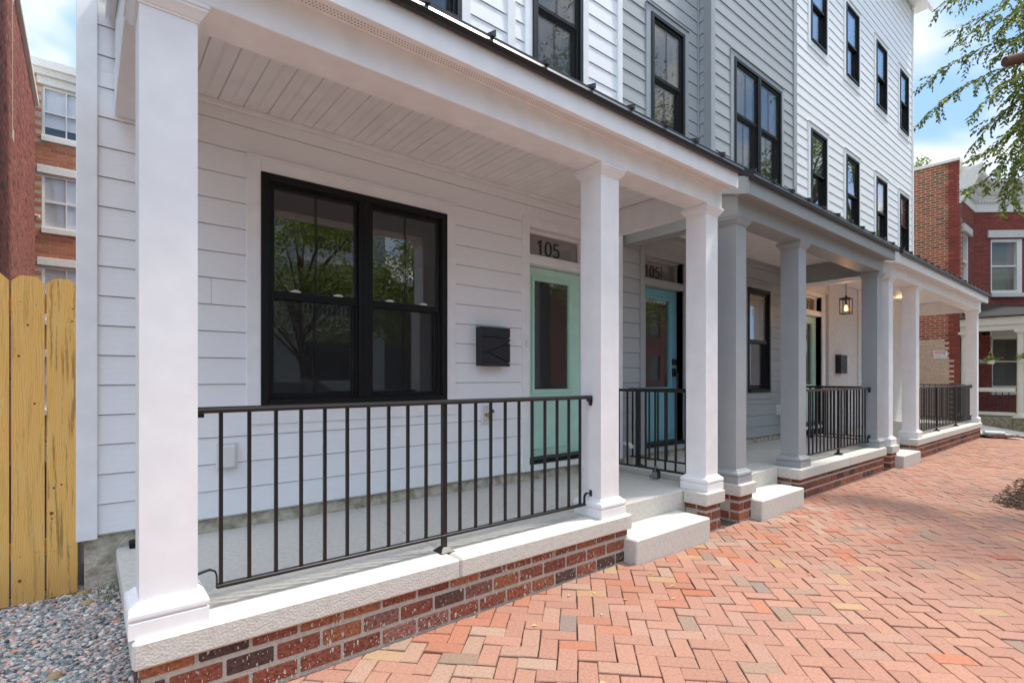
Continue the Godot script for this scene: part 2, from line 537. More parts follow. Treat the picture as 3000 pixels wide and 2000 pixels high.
# pine board: straight grain, cathedral figure, knots, dark mould streaks
func wood_picture(sd: int, which: int) -> ImageTexture:
	var w := 160
	var h := 1024
	var im := Image.create(w, h, false, Image.FORMAT_RGB8)
	var n := FastNoiseLite.new()
	n.seed = sd
	n.frequency = 1.0
	n.fractal_octaves = 4
	var r := RandomNumberGenerator.new()
	r.seed = sd
	var knots := []
	for i in [5, 4, 6, 4][which]:
		knots.append(Vector3(r.randf_range(0.15, 0.85), r.randf_range(0.04, 0.97), r.randf_range(0.02, 0.055)))
	var dark: float = [0.15, 0.32, 0.85, 0.2][which]
	var mid := r.randf_range(0.35, 0.65)
	for j in h:
		var v := float(j) / h
		for i in w:
			var u := float(i) / w
			var bend := n.get_noise_2d(u * 1.2, v * 3.0) * 0.10
			var pull := 0.0
			var knot := 0.0
			for k in knots:
				var d := Vector2((u - k.x) * 0.135, (v - k.y) * 1.8)
				var q = d.length() / (k.z * 0.3)
				pull += exp(-q * q * 0.35) * 0.16 * signf(u - k.x)
				knot = maxf(knot, 1.0 - smoothstep(0.55, 1.0, d.length() / (k.z * 0.22)))
			var x := u + bend + pull
			var cath := absf(x - mid) + 0.05 * n.get_noise_2d(v * 1.1, 3.0) + 0.1 * absf(sin(v * 5.0 + which * 1.7))
			var ring := 0.5 + 0.5 * sin(cath * 95.0 + n.get_noise_2d(u * 4.0, v * 9.0) * 3.0)
			ring = pow(ring, 2.2)
			var fine := n.get_noise_2d(u * 42.0, v * 7.0)
			var c := Color(0.94, 0.755, 0.43).lerp(Color(0.88, 0.61, 0.27), ring * 0.6 + 0.2 * fine)
			c = c.lerp(Color(0.93, 0.77, 0.47), clampf(n.get_noise_2d(u * 2.0 + 9.0, v * 5.0) * 0.9, 0, 0.55))
			var mould := smoothstep(0.1, 0.6, n.get_noise_2d(u * 5.0 + 20.0, v * 3.2) + 0.35 * n.get_noise_2d(u * 50.0, v * 34.0)) * dark
			c = c.lerp(Color(0.47, 0.37, 0.2), mould * 0.7)
			c = c.lerp(Color(0.36, 0.17, 0.07), knot * 0.85)
			var scuff := smoothstep(0.86, 0.99, v) * smoothstep(0.15, 0.45, n.get_noise_2d(u * 14.0 + v * 30.0, v * 90.0))
			c = c.lerp(Color(0.85, 0.74, 0.55), scuff * 0.55)
			c = c.lerp(Color(0.5, 0.33, 0.14), smoothstep(0.82, 1.0, v) * 0.25)
			im.set_pixel(i, j, c)
	return ImageTexture.create_from_image(im)
# ------------------------------------------------------------------ ground, pavement, gravel
func sheet(called: String, x0: float, x1: float, z0: float, z1: float, y: float, thick: float, m: Material) -> MeshInstance3D:
	var st := S()
	box(st, v3(x0, y - thick, z0), v3(x1, y, z1))
	var o := obj(called, st, m)
	kind(o, "structure")
	return o

func build_ground():
	sheet("ground", -160, 200, -160, 200, -0.62, 0.3, M.earth)
	sheet("street", -80, 120, 5.35, 13.2, -0.47, 0.12, M.bright_street)
	sheet("kerb", -80, 120, 5.2, 5.345, -0.345, 0.25, M.concrete)
	sheet("far_pavement", -80, 120, 13.2, 16.0, -0.35, 0.2, M.concrete)
	# driveway between the third porch and the brick house, rising to the back
	var st := S()
	var a := v3(15.82, -0.338, 1.95)
	polyn(st, [v3(15.82, -0.335, 2.05), v3(18.0, -0.375, 2.05), v3(18.0, -0.215, 1.05), v3(15.82, -0.30, 1.05)], Vector3.UP)
	polyn(st, [v3(15.82, -0.30, 1.05), v3(18.0, -0.215, 1.05), v3(18.02, -0.02, -9.0), v3(15.82, -0.02, -9.0)], Vector3.UP)
	polyn(st, [v3(15.82, -0.335, 2.05), v3(18.0, -0.375, 2.05), v3(18.0, -0.7, 2.05), v3(15.82, -0.7, 2.05)], Vector3.BACK)
	kind(obj("driveway", st, M.concrete), "structure")
	sheet("apron_path", 15.85, 30.0, 2.055, 5.2, -0.385, 0.2, M.concrete)
	build_pavement()
	build_gravel()

func clip_z(p: PackedVector2Array, zmin: float) -> PackedVector2Array:
	var out := PackedVector2Array()
	for i in p.size():
		var a := p[i]
		var b := p[(i + 1) % p.size()]
		if a.y >= zmin:
			out.append(a)
		if (a.y >= zmin) != (b.y >= zmin):
			out.append(a.lerp(b, (zmin - a.y) / (b.y - a.y)))
	return out

func clip_x(p: PackedVector2Array, xl: float, above: bool) -> PackedVector2Array:
	var out := PackedVector2Array()
	for i in p.size():
		var a := p[i]
		var b := p[(i + 1) % p.size()]
		var ia := (a.x >= xl) == above
		var ib := (b.x >= xl) == above
		if ia:
			out.append(a)
		if ia != ib:
			out.append(a.lerp(b, (xl - a.x) / (b.x - a.x)))
	return out

func paver_colour(x: float, z: float) -> Color:
	var k := rng.randf()
	var c: Color
	if k < 0.72:
		c = Color(0.445, 0.225, 0.158).lerp(Color(0.40, 0.2, 0.145), rng.randf())
	elif k < 0.88:
		c = Color(0.44, 0.255, 0.19).lerp(Color(0.38, 0.225, 0.17), rng.randf())
	elif k < 0.915:
		c = Color(0.48, 0.17, 0.09).lerp(Color(0.42, 0.14, 0.075), rng.randf())
	elif k < 0.94:
		c = Color(0.48, 0.28, 0.14).lerp(Color(0.46, 0.32, 0.19), rng.randf())
	elif k < 0.985:
		c = Color(0.33, 0.225, 0.165).lerp(Color(0.27, 0.2, 0.155), rng.randf())
	else:
		c = Color(0.17, 0.155, 0.15).lerp(Color(0.26, 0.21, 0.18), rng.randf())
	if z < 2.05 and x < 6.0 and rng.randf() < 0.35:      # redder, more mixed bricks beside the porches
		c = c.lerp(Color(0.45, 0.135, 0.06) if rng.randf() < 0.65 else Color(0.44, 0.33, 0.25), 0.6)
	# dust trodden over the bricks in soft patches
	var dust := 0.5 + 0.5 * sin(x * 0.9 + 1.3 * sin(z * 1.1) + 0.6) * sin(z * 1.7 - x * 0.35 + 0.8 * sin(x * 0.7))
	c = c.lerp(Color(0.47, 0.29, 0.22), 0.08 + 0.26 * dust)
	return c * rng.randf_range(0.94, 1.06)

func ground_y(x: float, z: float) -> float:
	return GY + 0.004 * sin(x * 1.7 + z * 2.3) + 0.003 * sin(x * 4.1 - z * 3.0)

# one paver: bevelled top, worn edges, a little tilt
func paver_mesh(st: SurfaceTool, p: PackedVector2Array, col: Color, depth := 0.022):
	var c := Vector2.ZERO
	for v in p:
		c += v
	c /= p.size()
	var lift := rng.randf_range(-0.003, 0.003)
	var tilt := Vector2(rng.randf_range(-0.02, 0.02), rng.randf_range(-0.02, 0.02))
	var ring := func(s: float, dy: float) -> Array:
		var out := []
		for v in p:
			var q: Vector2 = c + (v - c) * s
			out.append(v3(q.x, ground_y(c.x, c.y) + lift + dy + tilt.dot(v - c), q.y))
		return out
	var far := v3(c.x, -4.0, c.y)
	var top: Array = ring.call(0.945, 0.0)
	var mid: Array = ring.call(1.0, -0.0035)
	var low: Array = ring.call(1.0, -depth)
	vc = col
	polyn(st, top, (Vector3.UP - v3(tilt.x, 0, tilt.y)).normalized())
	var cc := v3(c.x, GY - 0.01, c.y)
	for i in p.size():
		var j := (i + 1) % p.size()
		poly(st, [top[i], top[j], mid[j], mid[i]], cc - v3(0, 0.03, 0))
		poly(st, [mid[i], mid[j], low[j], low[i]], cc)
	vc = null

func pave_limit(x: float) -> float:
	if (x > 3.05 and x < 4.05) or (x > 4.955 and x < 5.92) or (x > 9.44 and x < 10.36):
		return 1.522
	if x < 0.13:
		return 1.82
	if x > 15.75:
		return 2.06
	return 1.409

func build_pavement():
	var bed := sheet("pavement", -3.0, 15.84, 1.2, 5.2, GY - 0.011, 0.2, M.sand)
	var w := 0.0945
	var e1 := Vector2(cos(deg_to_rad(46.0)), sin(deg_to_rad(46.0)))
	var e2 := Vector2(-e1.y, e1.x)
	var cam := Vector2(0, 3.845)
	var all := []
	for i in range(-60, 210):
		for j in range(-180, 110):
			var d := posmod(i - j, 4)
			if d != 0 and d != 3:
				continue
			var lo := e1 * (i * w) + e2 * (j * w) + Vector2(0.02, 1.35)
			var a := e1 * (2.0 * w) if d == 0 else e1 * w
			var b := e2 * w if d == 0 else e2 * (2.0 * w)
			var c := lo + a / 2.0 + b / 2.0
			if c.x < -1.2 or c.x > 15.9 or c.y < 1.33 or c.y > 4.9:
				continue
			if c.x > 7.42 and c.x < 9.6 and c.y > 2.84 and c.y < 4.3:
				continue
			all.append([c, a, b])
	var seen := []
	for k in all.size():
		var c: Vector2 = all[k][0]
		var q := c - cam
		var D := q.x * 0.63205 - q.y * 0.77493
		var R := q.x * 0.77493 + q.y * 0.63205
		if D > 2.2 and absf(R / D) < 1.0 and c.y > 1.4:
			seen.append([D, k])
	seen.sort_custom(func(p, q): return p[0] < q[0])
	var near := {}
	for s in mini(300, seen.size()):
		near[seen[s][1]] = true
	var rest := S()
	for k in all.size():
		var c: Vector2 = all[k][0]
		var g := rng.randf_range(0.0012, 0.0032)
		var a: Vector2 = all[k][1]
		var b: Vector2 = all[k][2]
		var ha := a / 2.0 * (1.0 - 2.0 * g / a.length())
		var hb := b / 2.0 * (1.0 - 2.0 * g / b.length())
		var spin := rng.randf_range(-0.022, 0.022)
		ha = ha.rotated(spin)
		hb = hb.rotated(spin)
		c += Vector2(rng.randf_range(-0.002, 0.002), rng.randf_range(-0.002, 0.002))
		var p := PackedVector2Array()
		# corners knocked a little off square
		for s in [[-1, -1], [1, -1], [1, 1], [-1, 1]]:
			p.append(c + ha * s[0] + hb * s[1] + Vector2(rng.randf_range(-0.0016, 0.0016), rng.randf_range(-0.0016, 0.0016)))
		p = clip_z(p, pave_limit(c.x))
		if p.size() < 3:
			continue
		if c.x > 15.6:
			p = clip_x(p, 15.84, false)
			if p.size() < 3:
				continue
		var col := paver_colour(c.x, c.y)
		if near.has(k):
			var st := S()
			paver_mesh(st, p, col)
			obj("paver", st, M.paver, bed)
		else:
			paver_mesh(rest, p, col)
	kind(obj("pavers", rest, M.paver, bed), "stuff")

func pebble(sd: int) -> ArrayMesh:
	var r := RandomNumberGenerator.new()
	r.seed = sd
	var st := S()
	var rings := []
	for k in 4:
		var y: float = [-0.5, -0.22, 0.2, 0.5][k]
		var rad: float = [0.3, 0.62, 0.6, 0.26][k]
		var ring := []
		for i in 6:
			var t := TAU * (i + 0.5 * (k % 2)) / 6.0
			ring.append(v3(cos(t) * rad * r.randf_range(0.72, 1.15), (y + r.randf_range(-0.12, 0.12)) * 0.8, sin(t) * rad * r.randf_range(0.6, 0.95)))
		rings.append(ring)
	for k in 3:
		for i in 6:
			var j := (i + 1) % 6
			poly(st, [rings[k][i], rings[k][j], rings[k + 1][j]], Vector3.ZERO)
			poly(st, [rings[k][i], rings[k + 1][j], rings[k + 1][i]], Vector3.ZERO)
	polyn(st, rings[3], Vector3.UP)
	polyn(st, rings[0], Vector3.DOWN)
	return st.commit()

func scatter(called: String, mesh: Mesh, m: Material, xf: Array, cols: Array) -> MultiMeshInstance3D:
	var mm := MultiMesh.new()
	mm.transform_format = MultiMesh.TRANSFORM_3D
	mm.use_colors = true
	mm.mesh = mesh
	mm.instance_count = xf.size()
	for i in xf.size():
		mm.set_instance_transform(i, xf[i])
		mm.set_instance_color(i, cols[i])
	var o := MultiMeshInstance3D.new()
	o.name = numbered(self, called)
	o.multimesh = mm
	o.material_override = m
	add_child(o)
	kind(o, "stuff")
	return o

func gravel_y(z: float) -> float:
	return -0.232 - 0.082 * clampf(z, -0.5, 1.9)

func build_gravel():
	var st := S()
	polyn(st, [v3(-1.0, gravel_y(-0.5), -6.0), v3(0.15, gravel_y(-0.5), -6.0), v3(0.15, gravel_y(-0.5), -0.5), v3(-1.0, gravel_y(-0.5), -0.5)], Vector3.UP)
	polyn(st, [v3(-1.0, gravel_y(-0.5), -0.5), v3(0.17, gravel_y(-0.5), -0.5), v3(0.17, gravel_y(1.9), 1.9), v3(-1.0, gravel_y(1.9), 1.9)], Vector3.UP)
	kind(obj("gravel_path", st, M.gravel_bed), "structure")
	for v in 4:
		var xf := []
		var cols := []
		for i in 7000:
			var x := rng.randf_range(-0.75, 0.165)
			var z := rng.randf_range(-0.12, 1.86)
			var s := rng.randf_range(0.009, 0.019) * (1.5 if rng.randf() < 0.08 else 1.0)
			var b := Basis(Vector3(rng.randf_range(-1, 1), rng.randf_range(-1, 1), rng.randf_range(-1, 1)).normalized(), rng.randf_range(0, TAU)).scaled(Vector3(s * rng.randf_range(1.0, 1.5), s * rng.randf_range(0.6, 0.95), s))
			xf.append(Transform3D(b, v3(x, gravel_y(z) + rng.randf_range(-0.006, 0.012), z)))
			var k := rng.randf()
			var c := Color(0.3, 0.302, 0.3)
			if k < 0.3:
				c = Color(0.2, 0.215, 0.215)
			elif k < 0.52:
				c = Color(0.47, 0.33, 0.28)
			elif k < 0.64:
				c = Color(0.42, 0.41, 0.39)
			elif k < 0.73:
				c = Color(0.56, 0.53, 0.49)
			elif k < 0.81:
				c = Color(0.11, 0.125, 0.135)
			elif k < 0.84:
				c = Color(0.42, 0.21, 0.13)
			cols.append(c * rng.randf_range(1.15, 1.75))
		scatter("gravel", pebble(70 + v), M.stone, xf, cols)
	# a few larger tan stones on the gravel
	for s in [[-0.02, 0.02, 0.032], [0.0, 0.16, 0.03], [-0.11, 0.85, 0.028]]:
		var g := S()
		vc = Color(0.44, 0.32, 0.18)
		lathe(g, [[0.012, -0.01], [s[2], 0.0], [s[2] * 0.8, 0.012], [0.008, 0.018]], v3(s[0], gravel_y(s[1]) + 0.012, s[1]), 7)
		vc = null
		tag(obj("tan_stone", g, M.stone), "large tan stone lying on the grey and pink gravel", "stone", "tan stones in the gravel")
# ------------------------------------------------------------------ the three townhouses
func casing_boards(w: Node, x0: float, x1: float, y0: float, y1: float, ox0: float, ox1: float, oy0: float, oy1: float, z: float, m: Material, cap := true):
	# a frame of flat boards from the outer to the inner rectangle
	var t := z + 0.022
	for b in [[ox0, x0, oy0, oy1], [x1, ox1, oy0, oy1], [x0, x1, y1, oy1], [x0, x1, oy0, y0]]:
		if b[1] - b[0] > 0.003 and b[3] - b[2] > 0.003:
			var st := S()
			bbox(st, v3(b[0], b[2], z - 0.004), v3(b[1], b[3], t), 0.0025)
			obj("casing", st, m, w)
	if cap:
		var st := S()
		bbox(st, v3(ox0 - 0.004, oy1, z), v3(ox1 + 0.004, oy1 + 0.014, t + 0.016), 0.003)
		obj("drip_cap", st, m, w)

# double-hung window; x0..y1 is the outside of its black frame, z the wall plane
func window(house: Node, x0: float, x1: float, y0: float, y1: float, z: float, units: int, meet: float, trim: Material, out: Array, muntin: bool, screen: int, locks := true) -> Node3D:
	var st := S()
	var fw := 0.05
	var zf := z + 0.034
	var zb := z - 0.075
	var mull := []
	for i in range(1, units):
		mull.append(lerpf(x0, x1, float(i) / units))
	bbox(st, v3(x0, y0, zb), v3(x0 + fw, y1, zf), 0.004)
	bbox(st, v3(x1 - fw, y0, zb), v3(x1, y1, zf), 0.004)
	bbox(st, v3(x0 + fw, y1 - fw, zb), v3(x1 - fw, y1, zf), 0.004)
	bbox(st, v3(x0 + fw, y0, zb), v3(x1 - fw, y0 + fw * 0.8, zf + 0.012), 0.004)
	# stepped inner edge of the frame
	for e in [[x0 + fw, x0 + fw + 0.014, y0 + fw, y1 - fw], [x1 - fw - 0.014, x1 - fw, y0 + fw, y1 - fw]]:
		box(st, v3(e[0], e[2], zb), v3(e[1], e[3], z + 0.016))
	box(st, v3(x0 + fw, y1 - fw - 0.014, zb), v3(x1 - fw, y1 - fw, z + 0.0155))
	for mx in mull:
		bbox(st, v3(mx - 0.048, y0 + fw * 0.8, zb), v3(mx + 0.048, y1 - fw, zf - 0.003), 0.004)
		bbox(st, v3(mx - 0.008, y0 + fw, zf - 0.003), v3(mx + 0.008, y1 - fw, zf + 0.002), 0.002)
	var w := obj("window", st, M.black_frame, house)
	for i in units:
		var a: float = (x0 + fw + 0.014) if i == 0 else mull[i - 1] + 0.048
		var b: float = (x1 - fw - 0.014) if i == units - 1 else mull[i] - 0.048
		var sash := func(ya: float, yb: float, zo: float, zi: float, top: float, bot: float):
			var s := S()
			bbox(s, v3(a, ya, zi), v3(a + 0.026, yb, zo), 0.003)
			bbox(s, v3(b - 0.026, ya, zi), v3(b, yb, zo), 0.003)
			bbox(s, v3(a + 0.026, yb - top, zi), v3(b - 0.026, yb, zo), 0.003)
			bbox(s, v3(a + 0.026, ya, zi), v3(b - 0.026, ya + bot, zo), 0.003)
			obj("sash", s, M.black_frame, w)
			var zm := (zo + zi) / 2.0
			for dz in [0.006, -0.006]:
				obj("pane", pane_quad(v3(a + 0.02, ya + bot - 0.006, zm + dz), v3(b - 0.02, yb - top + 0.006, zm + dz)), M.glass, w)
			if muntin:
				var q := S()
				box(q, v3((a + b) / 2.0 - 0.008, ya + bot, zm - 0.004), v3((a + b) / 2.0 + 0.008, yb - top, zm + 0.004))
				obj("muntin", q, M.black_frame, w)
		sash.call(meet - 0.022, y1 - fw - 0.014, z + 0.006, z - 0.026, 0.03, 0.04)
		sash.call(y0 + fw * 0.8, meet + 0.022, z - 0.03, z - 0.062, 0.042, 0.036)
		if screen > 0:
			var s := S()
			var top: float = meet - 0.02 if screen == 1 else y1 - fw - 0.014
			box(s, v3(a + 0.004, y0 + fw * 0.8, z + 0.0085), v3(a + 0.02, top, z + 0.0125))
			box(s, v3(b - 0.02, y0 + fw * 0.8, z + 0.0085), v3(b - 0.004, top, z + 0.0125))
			box(s, v3(a + 0.02, top - 0.014, z + 0.0085), v3(b - 0.02, top, z + 0.0125))
			box(s, v3(a + 0.02, y0 + fw * 0.8, z + 0.0085), v3(b - 0.02, y0 + fw * 0.8 + 0.014, z + 0.0125))
			obj("screen_frame", s, M.black_frame, w)
			obj("screen", flat_quad(v3(a + 0.02, y0 + fw * 0.8, z + 0.0105), v3(b - 0.02, top - 0.01, z + 0.0105)), M.screen, w)
		if locks:
			for k in [0.27, 0.76]:
				var s := S()
				var lx := lerpf(a, b, k)
				bbox(s, v3(lx - 0.036, meet + 0.019, z - 0.02), v3(lx + 0.036, meet + 0.03, z + 0.008), 0.005)
				bbox(s, v3(lx - 0.014, meet + 0.03, z - 0.014), v3(lx + 0.024, meet + 0.037, z + 0.003), 0.003)
				obj("sash_lock", s, M.sash_white, w)
	casing_boards(w, x0, x1, y0, y1, out[0], out[1], out[2], out[3], z, trim)
	return w

func flat_quad(a: Vector3, b: Vector3) -> SurfaceTool:
	var st := S()
	polyn(st, [a, v3(b.x, a.y, a.z), b, v3(a.x, b.y, a.z)], Vector3.BACK)
	return st

func pane_quad(a: Vector3, b: Vector3) -> SurfaceTool:
	var st := S()
	if absf(a.z - b.z) < 0.00001:
		box(st, v3(a.x, a.y, a.z - 0.002), v3(b.x, b.y, a.z + 0.002))   # 4 mm of glass: both faces mirror
	else:
		polyn(st, [a, v3(b.x, a.y, b.z), b, v3(a.x, b.y, a.z)], (b - v3(a.x, b.y, a.z)).cross(Vector3.UP).normalized())
	return st

# entrance: opening x0..x0+0.83, half-glazed door leaf under a transom with the house number
func entrance(house: Node, x0: float, leaf: Material, trim: Material, number: String, half: bool, with_handle: bool, cas := [0.09, 0.095]):
	var x1 := x0 + 0.83
	var zd := -0.095
	var st := S()
	# leaf with a glazed opening
	var gx0 := x0 + 0.165
	var gx1 := x0 + 0.665
	wall_boxes(st, x0 + 0.006, x1 - 0.006, 0.205, 2.118, zd - 0.045, zd, [[gx0, gx1, 0.885, 1.99]])
	var door := obj("door", st, leaf, house)
	st = S()   # raised moulding round the glass and on the lower panel
	for r in [[gx0, gx1, 0.885, 1.99, 0.042], [gx0 - 0.03, gx1 + 0.03, 0.30, 0.76, 0.03]]:
		for k in 2:
			var i: float = k * r[4] * 0.45
			var o: float = r[4]
			var zz: float = zd + 0.012 - 0.006 * k if r[4] > 0.04 else zd + 0.004 + 0.004 * k
			bbox(st, v3(r[0] - o + i, r[2] - o + i, zd - 0.002), v3(r[0] + (-o + i + 0.02), r[3] + o - i, zz), 0.004)
			bbox(st, v3(r[1] + o - i - 0.02, r[2] - o + i, zd - 0.002), v3(r[1] + o - i, r[3] + o - i, zz), 0.004)
			bbox(st, v3(r[0] - o + i + 0.02, r[3] + o - i - 0.02, zd - 0.002), v3(r[1] + o - i - 0.02, r[3] + o - i, zz), 0.004)
			bbox(st, v3(r[0] - o + i + 0.02, r[2] - o + i, zd - 0.002), v3(r[1] + o - i - 0.02, r[2] - o + i + 0.02, zz), 0.004)
	obj("moulding", st, leaf, door)
	obj("pane", pane_quad(v3(gx0 - 0.004, 0.88, zd - 0.022), v3(gx1 + 0.004, 1.995, zd - 0.022)), M.glass, door)
	obj("pane", pane_quad(v3(gx0 - 0.004, 0.88, zd - 0.034), v3(gx1 + 0.004, 1.995, zd - 0.034)), M.dark_glass, door)
	if with_handle:
		st = S()
		bbox(st, v3(x1 - 0.115, 1.17, zd), v3(x1 - 0.045, 1.245, zd + 0.03), 0.004)
		lathe(st, [[0.014, 0.0], [0.014, 0.01]], v3(x1 - 0.08, 1.2, zd + 0.03), 8)
		bbox(st, v3(x1 - 0.115, 1.02, zd), v3(x1 - 0.045, 1.125, zd + 0.024), 0.004)
		bbox(st, v3(x1 - 0.09, 1.06, zd + 0.024), v3(x1 - 0.07, 1.075, zd + 0.06), 0.003)
		tube(st, [v3(x1 - 0.08, 1.06, zd + 0.05), v3(x1 - 0.08, 1.055, zd + 0.065), v3(x1 - 0.08, 0.84, zd + 0.065), v3(x1 - 0.08, 0.83, zd)], 0.011, 0.011, 8)
		obj("handle", st, M.black_metal, door)
	# dark sill
	st = S()
	bbox(st, v3(x0, 0.155, zd - 0.05), v3(x1, 0.2, 0.035), 0.006)
	obj("threshold", st, M.black_frame, door)
	# transom light
	st = S()
	bbox(st, v3(x0 + 0.002, 2.125, zd - 0.05), v3(x1 - 0.002, 2.215, 0.012), 0.004)
	bbox(st, v3(x0 + 0.002, 2.165, 0.012), v3(x1 - 0.002, 2.195, 0.022), 0.004)
	box(st, v3(x0 + 0.002, 2.455, zd - 0.05), v3(x1 - 0.002, 2.48, zd + 0.02))
	box(st, v3(x1 - 0.03, 2.215, zd - 0.05), v3(x1 - 0.003, 2.455, zd + 0.01))
	box(st, v3(x0 + 0.003, 2.215, zd - 0.05), v3(x0 + 0.03, 2.455, zd + 0.01))
	var tr := obj("transom", st, trim, house)
	obj("pane", pane_quad(v3(x0 + 0.03, 2.215, zd - 0.01), v3(x1 - 0.03, 2.455, zd - 0.01)), M.glass, tr)
	obj("pane", pane_quad(v3(x0 + 0.03, 2.215, zd - 0.022), v3(x1 - 0.03, 2.455, zd - 0.022)), M.lit_tint_glass, tr)
	var cx := x0 + 0.365
	letters(tr, "house_number", number, v3(cx - (0.06 if half else 0.0), 2.33, zd - 0.0075), 0.15, M.number_black, Vector3.RIGHT, 0.004)
	if half:
		letters(tr, "house_number", "1", v3(cx + 0.135, 2.378, zd - 0.0075), 0.072, M.number_black, Vector3.RIGHT, 0.004)
		letters(tr, "house_number", "2", v3(cx + 0.135, 2.275, zd - 0.0075), 0.072, M.number_black, Vector3.RIGHT, 0.004)
		st = S()
		box(st, v3(cx + 0.095, 2.322, zd - 0.0075), v3(cx + 0.175, 2.332, zd - 0.0035))
		obj("fraction_bar", st, M.number_black, tr)
	# jambs and casing
	st = S()
	box(st, v3(x0 - 0.02, 0.155, zd - 0.06), v3(x0, 2.48, 0.0))
	box(st, v3(x1, 0.155, zd - 0.06), v3(x1 + 0.02, 2.48, 0.0))
	box(st, v3(x0, 2.48, zd - 0.06), v3(x1, 2.5, 0.0))
	obj("jamb", st, trim, door)
	casing_boards(door, x0, x1, 0.155, 2.478, x0 - cas[0], x1 + cas[0], 0.09, 2.478 + cas[1], 0.0, trim, false)

# raised lettering of given cap height, centred on `at`, reading along `along`
func letters(parent: Node, called: String, text: String, at: Vector3, cap: float, m: Material, along: Vector3, depth := 0.003, font := "Droid Sans", bold := false):
	var tm := TextMesh.new()
	var f := SystemFont.new()
	f.font_names = PackedStringArray([font])
	if bold:
		f.font_weight = 700
	tm.font = f
	tm.text = text
	tm.font_size = 64
	tm.pixel_size = cap / (64.0 * 0.72)
	tm.depth = depth
	tm.curve_step = 2.0
	var o := MeshInstance3D.new()
	o.name = numbered(parent, called)
	o.mesh = tm
	o.material_override = m
	var n := along.cross(Vector3.UP).normalized()
	o.basis = Basis(along, Vector3.UP, n)
	o.position = at - (woff(parent) if parent != self else Vector3.ZERO)
	parent.add_child(o)

func corner_board(house: Node, x0: float, x1: float, y0: float, y1: float, z0: float, z1: float, m: Material, called := "corner_board"):
	var st := S()
	bbox(st, v3(x0, y0, z0), v3(x1, y1, z1), 0.003)
	obj(called, st, m, house)

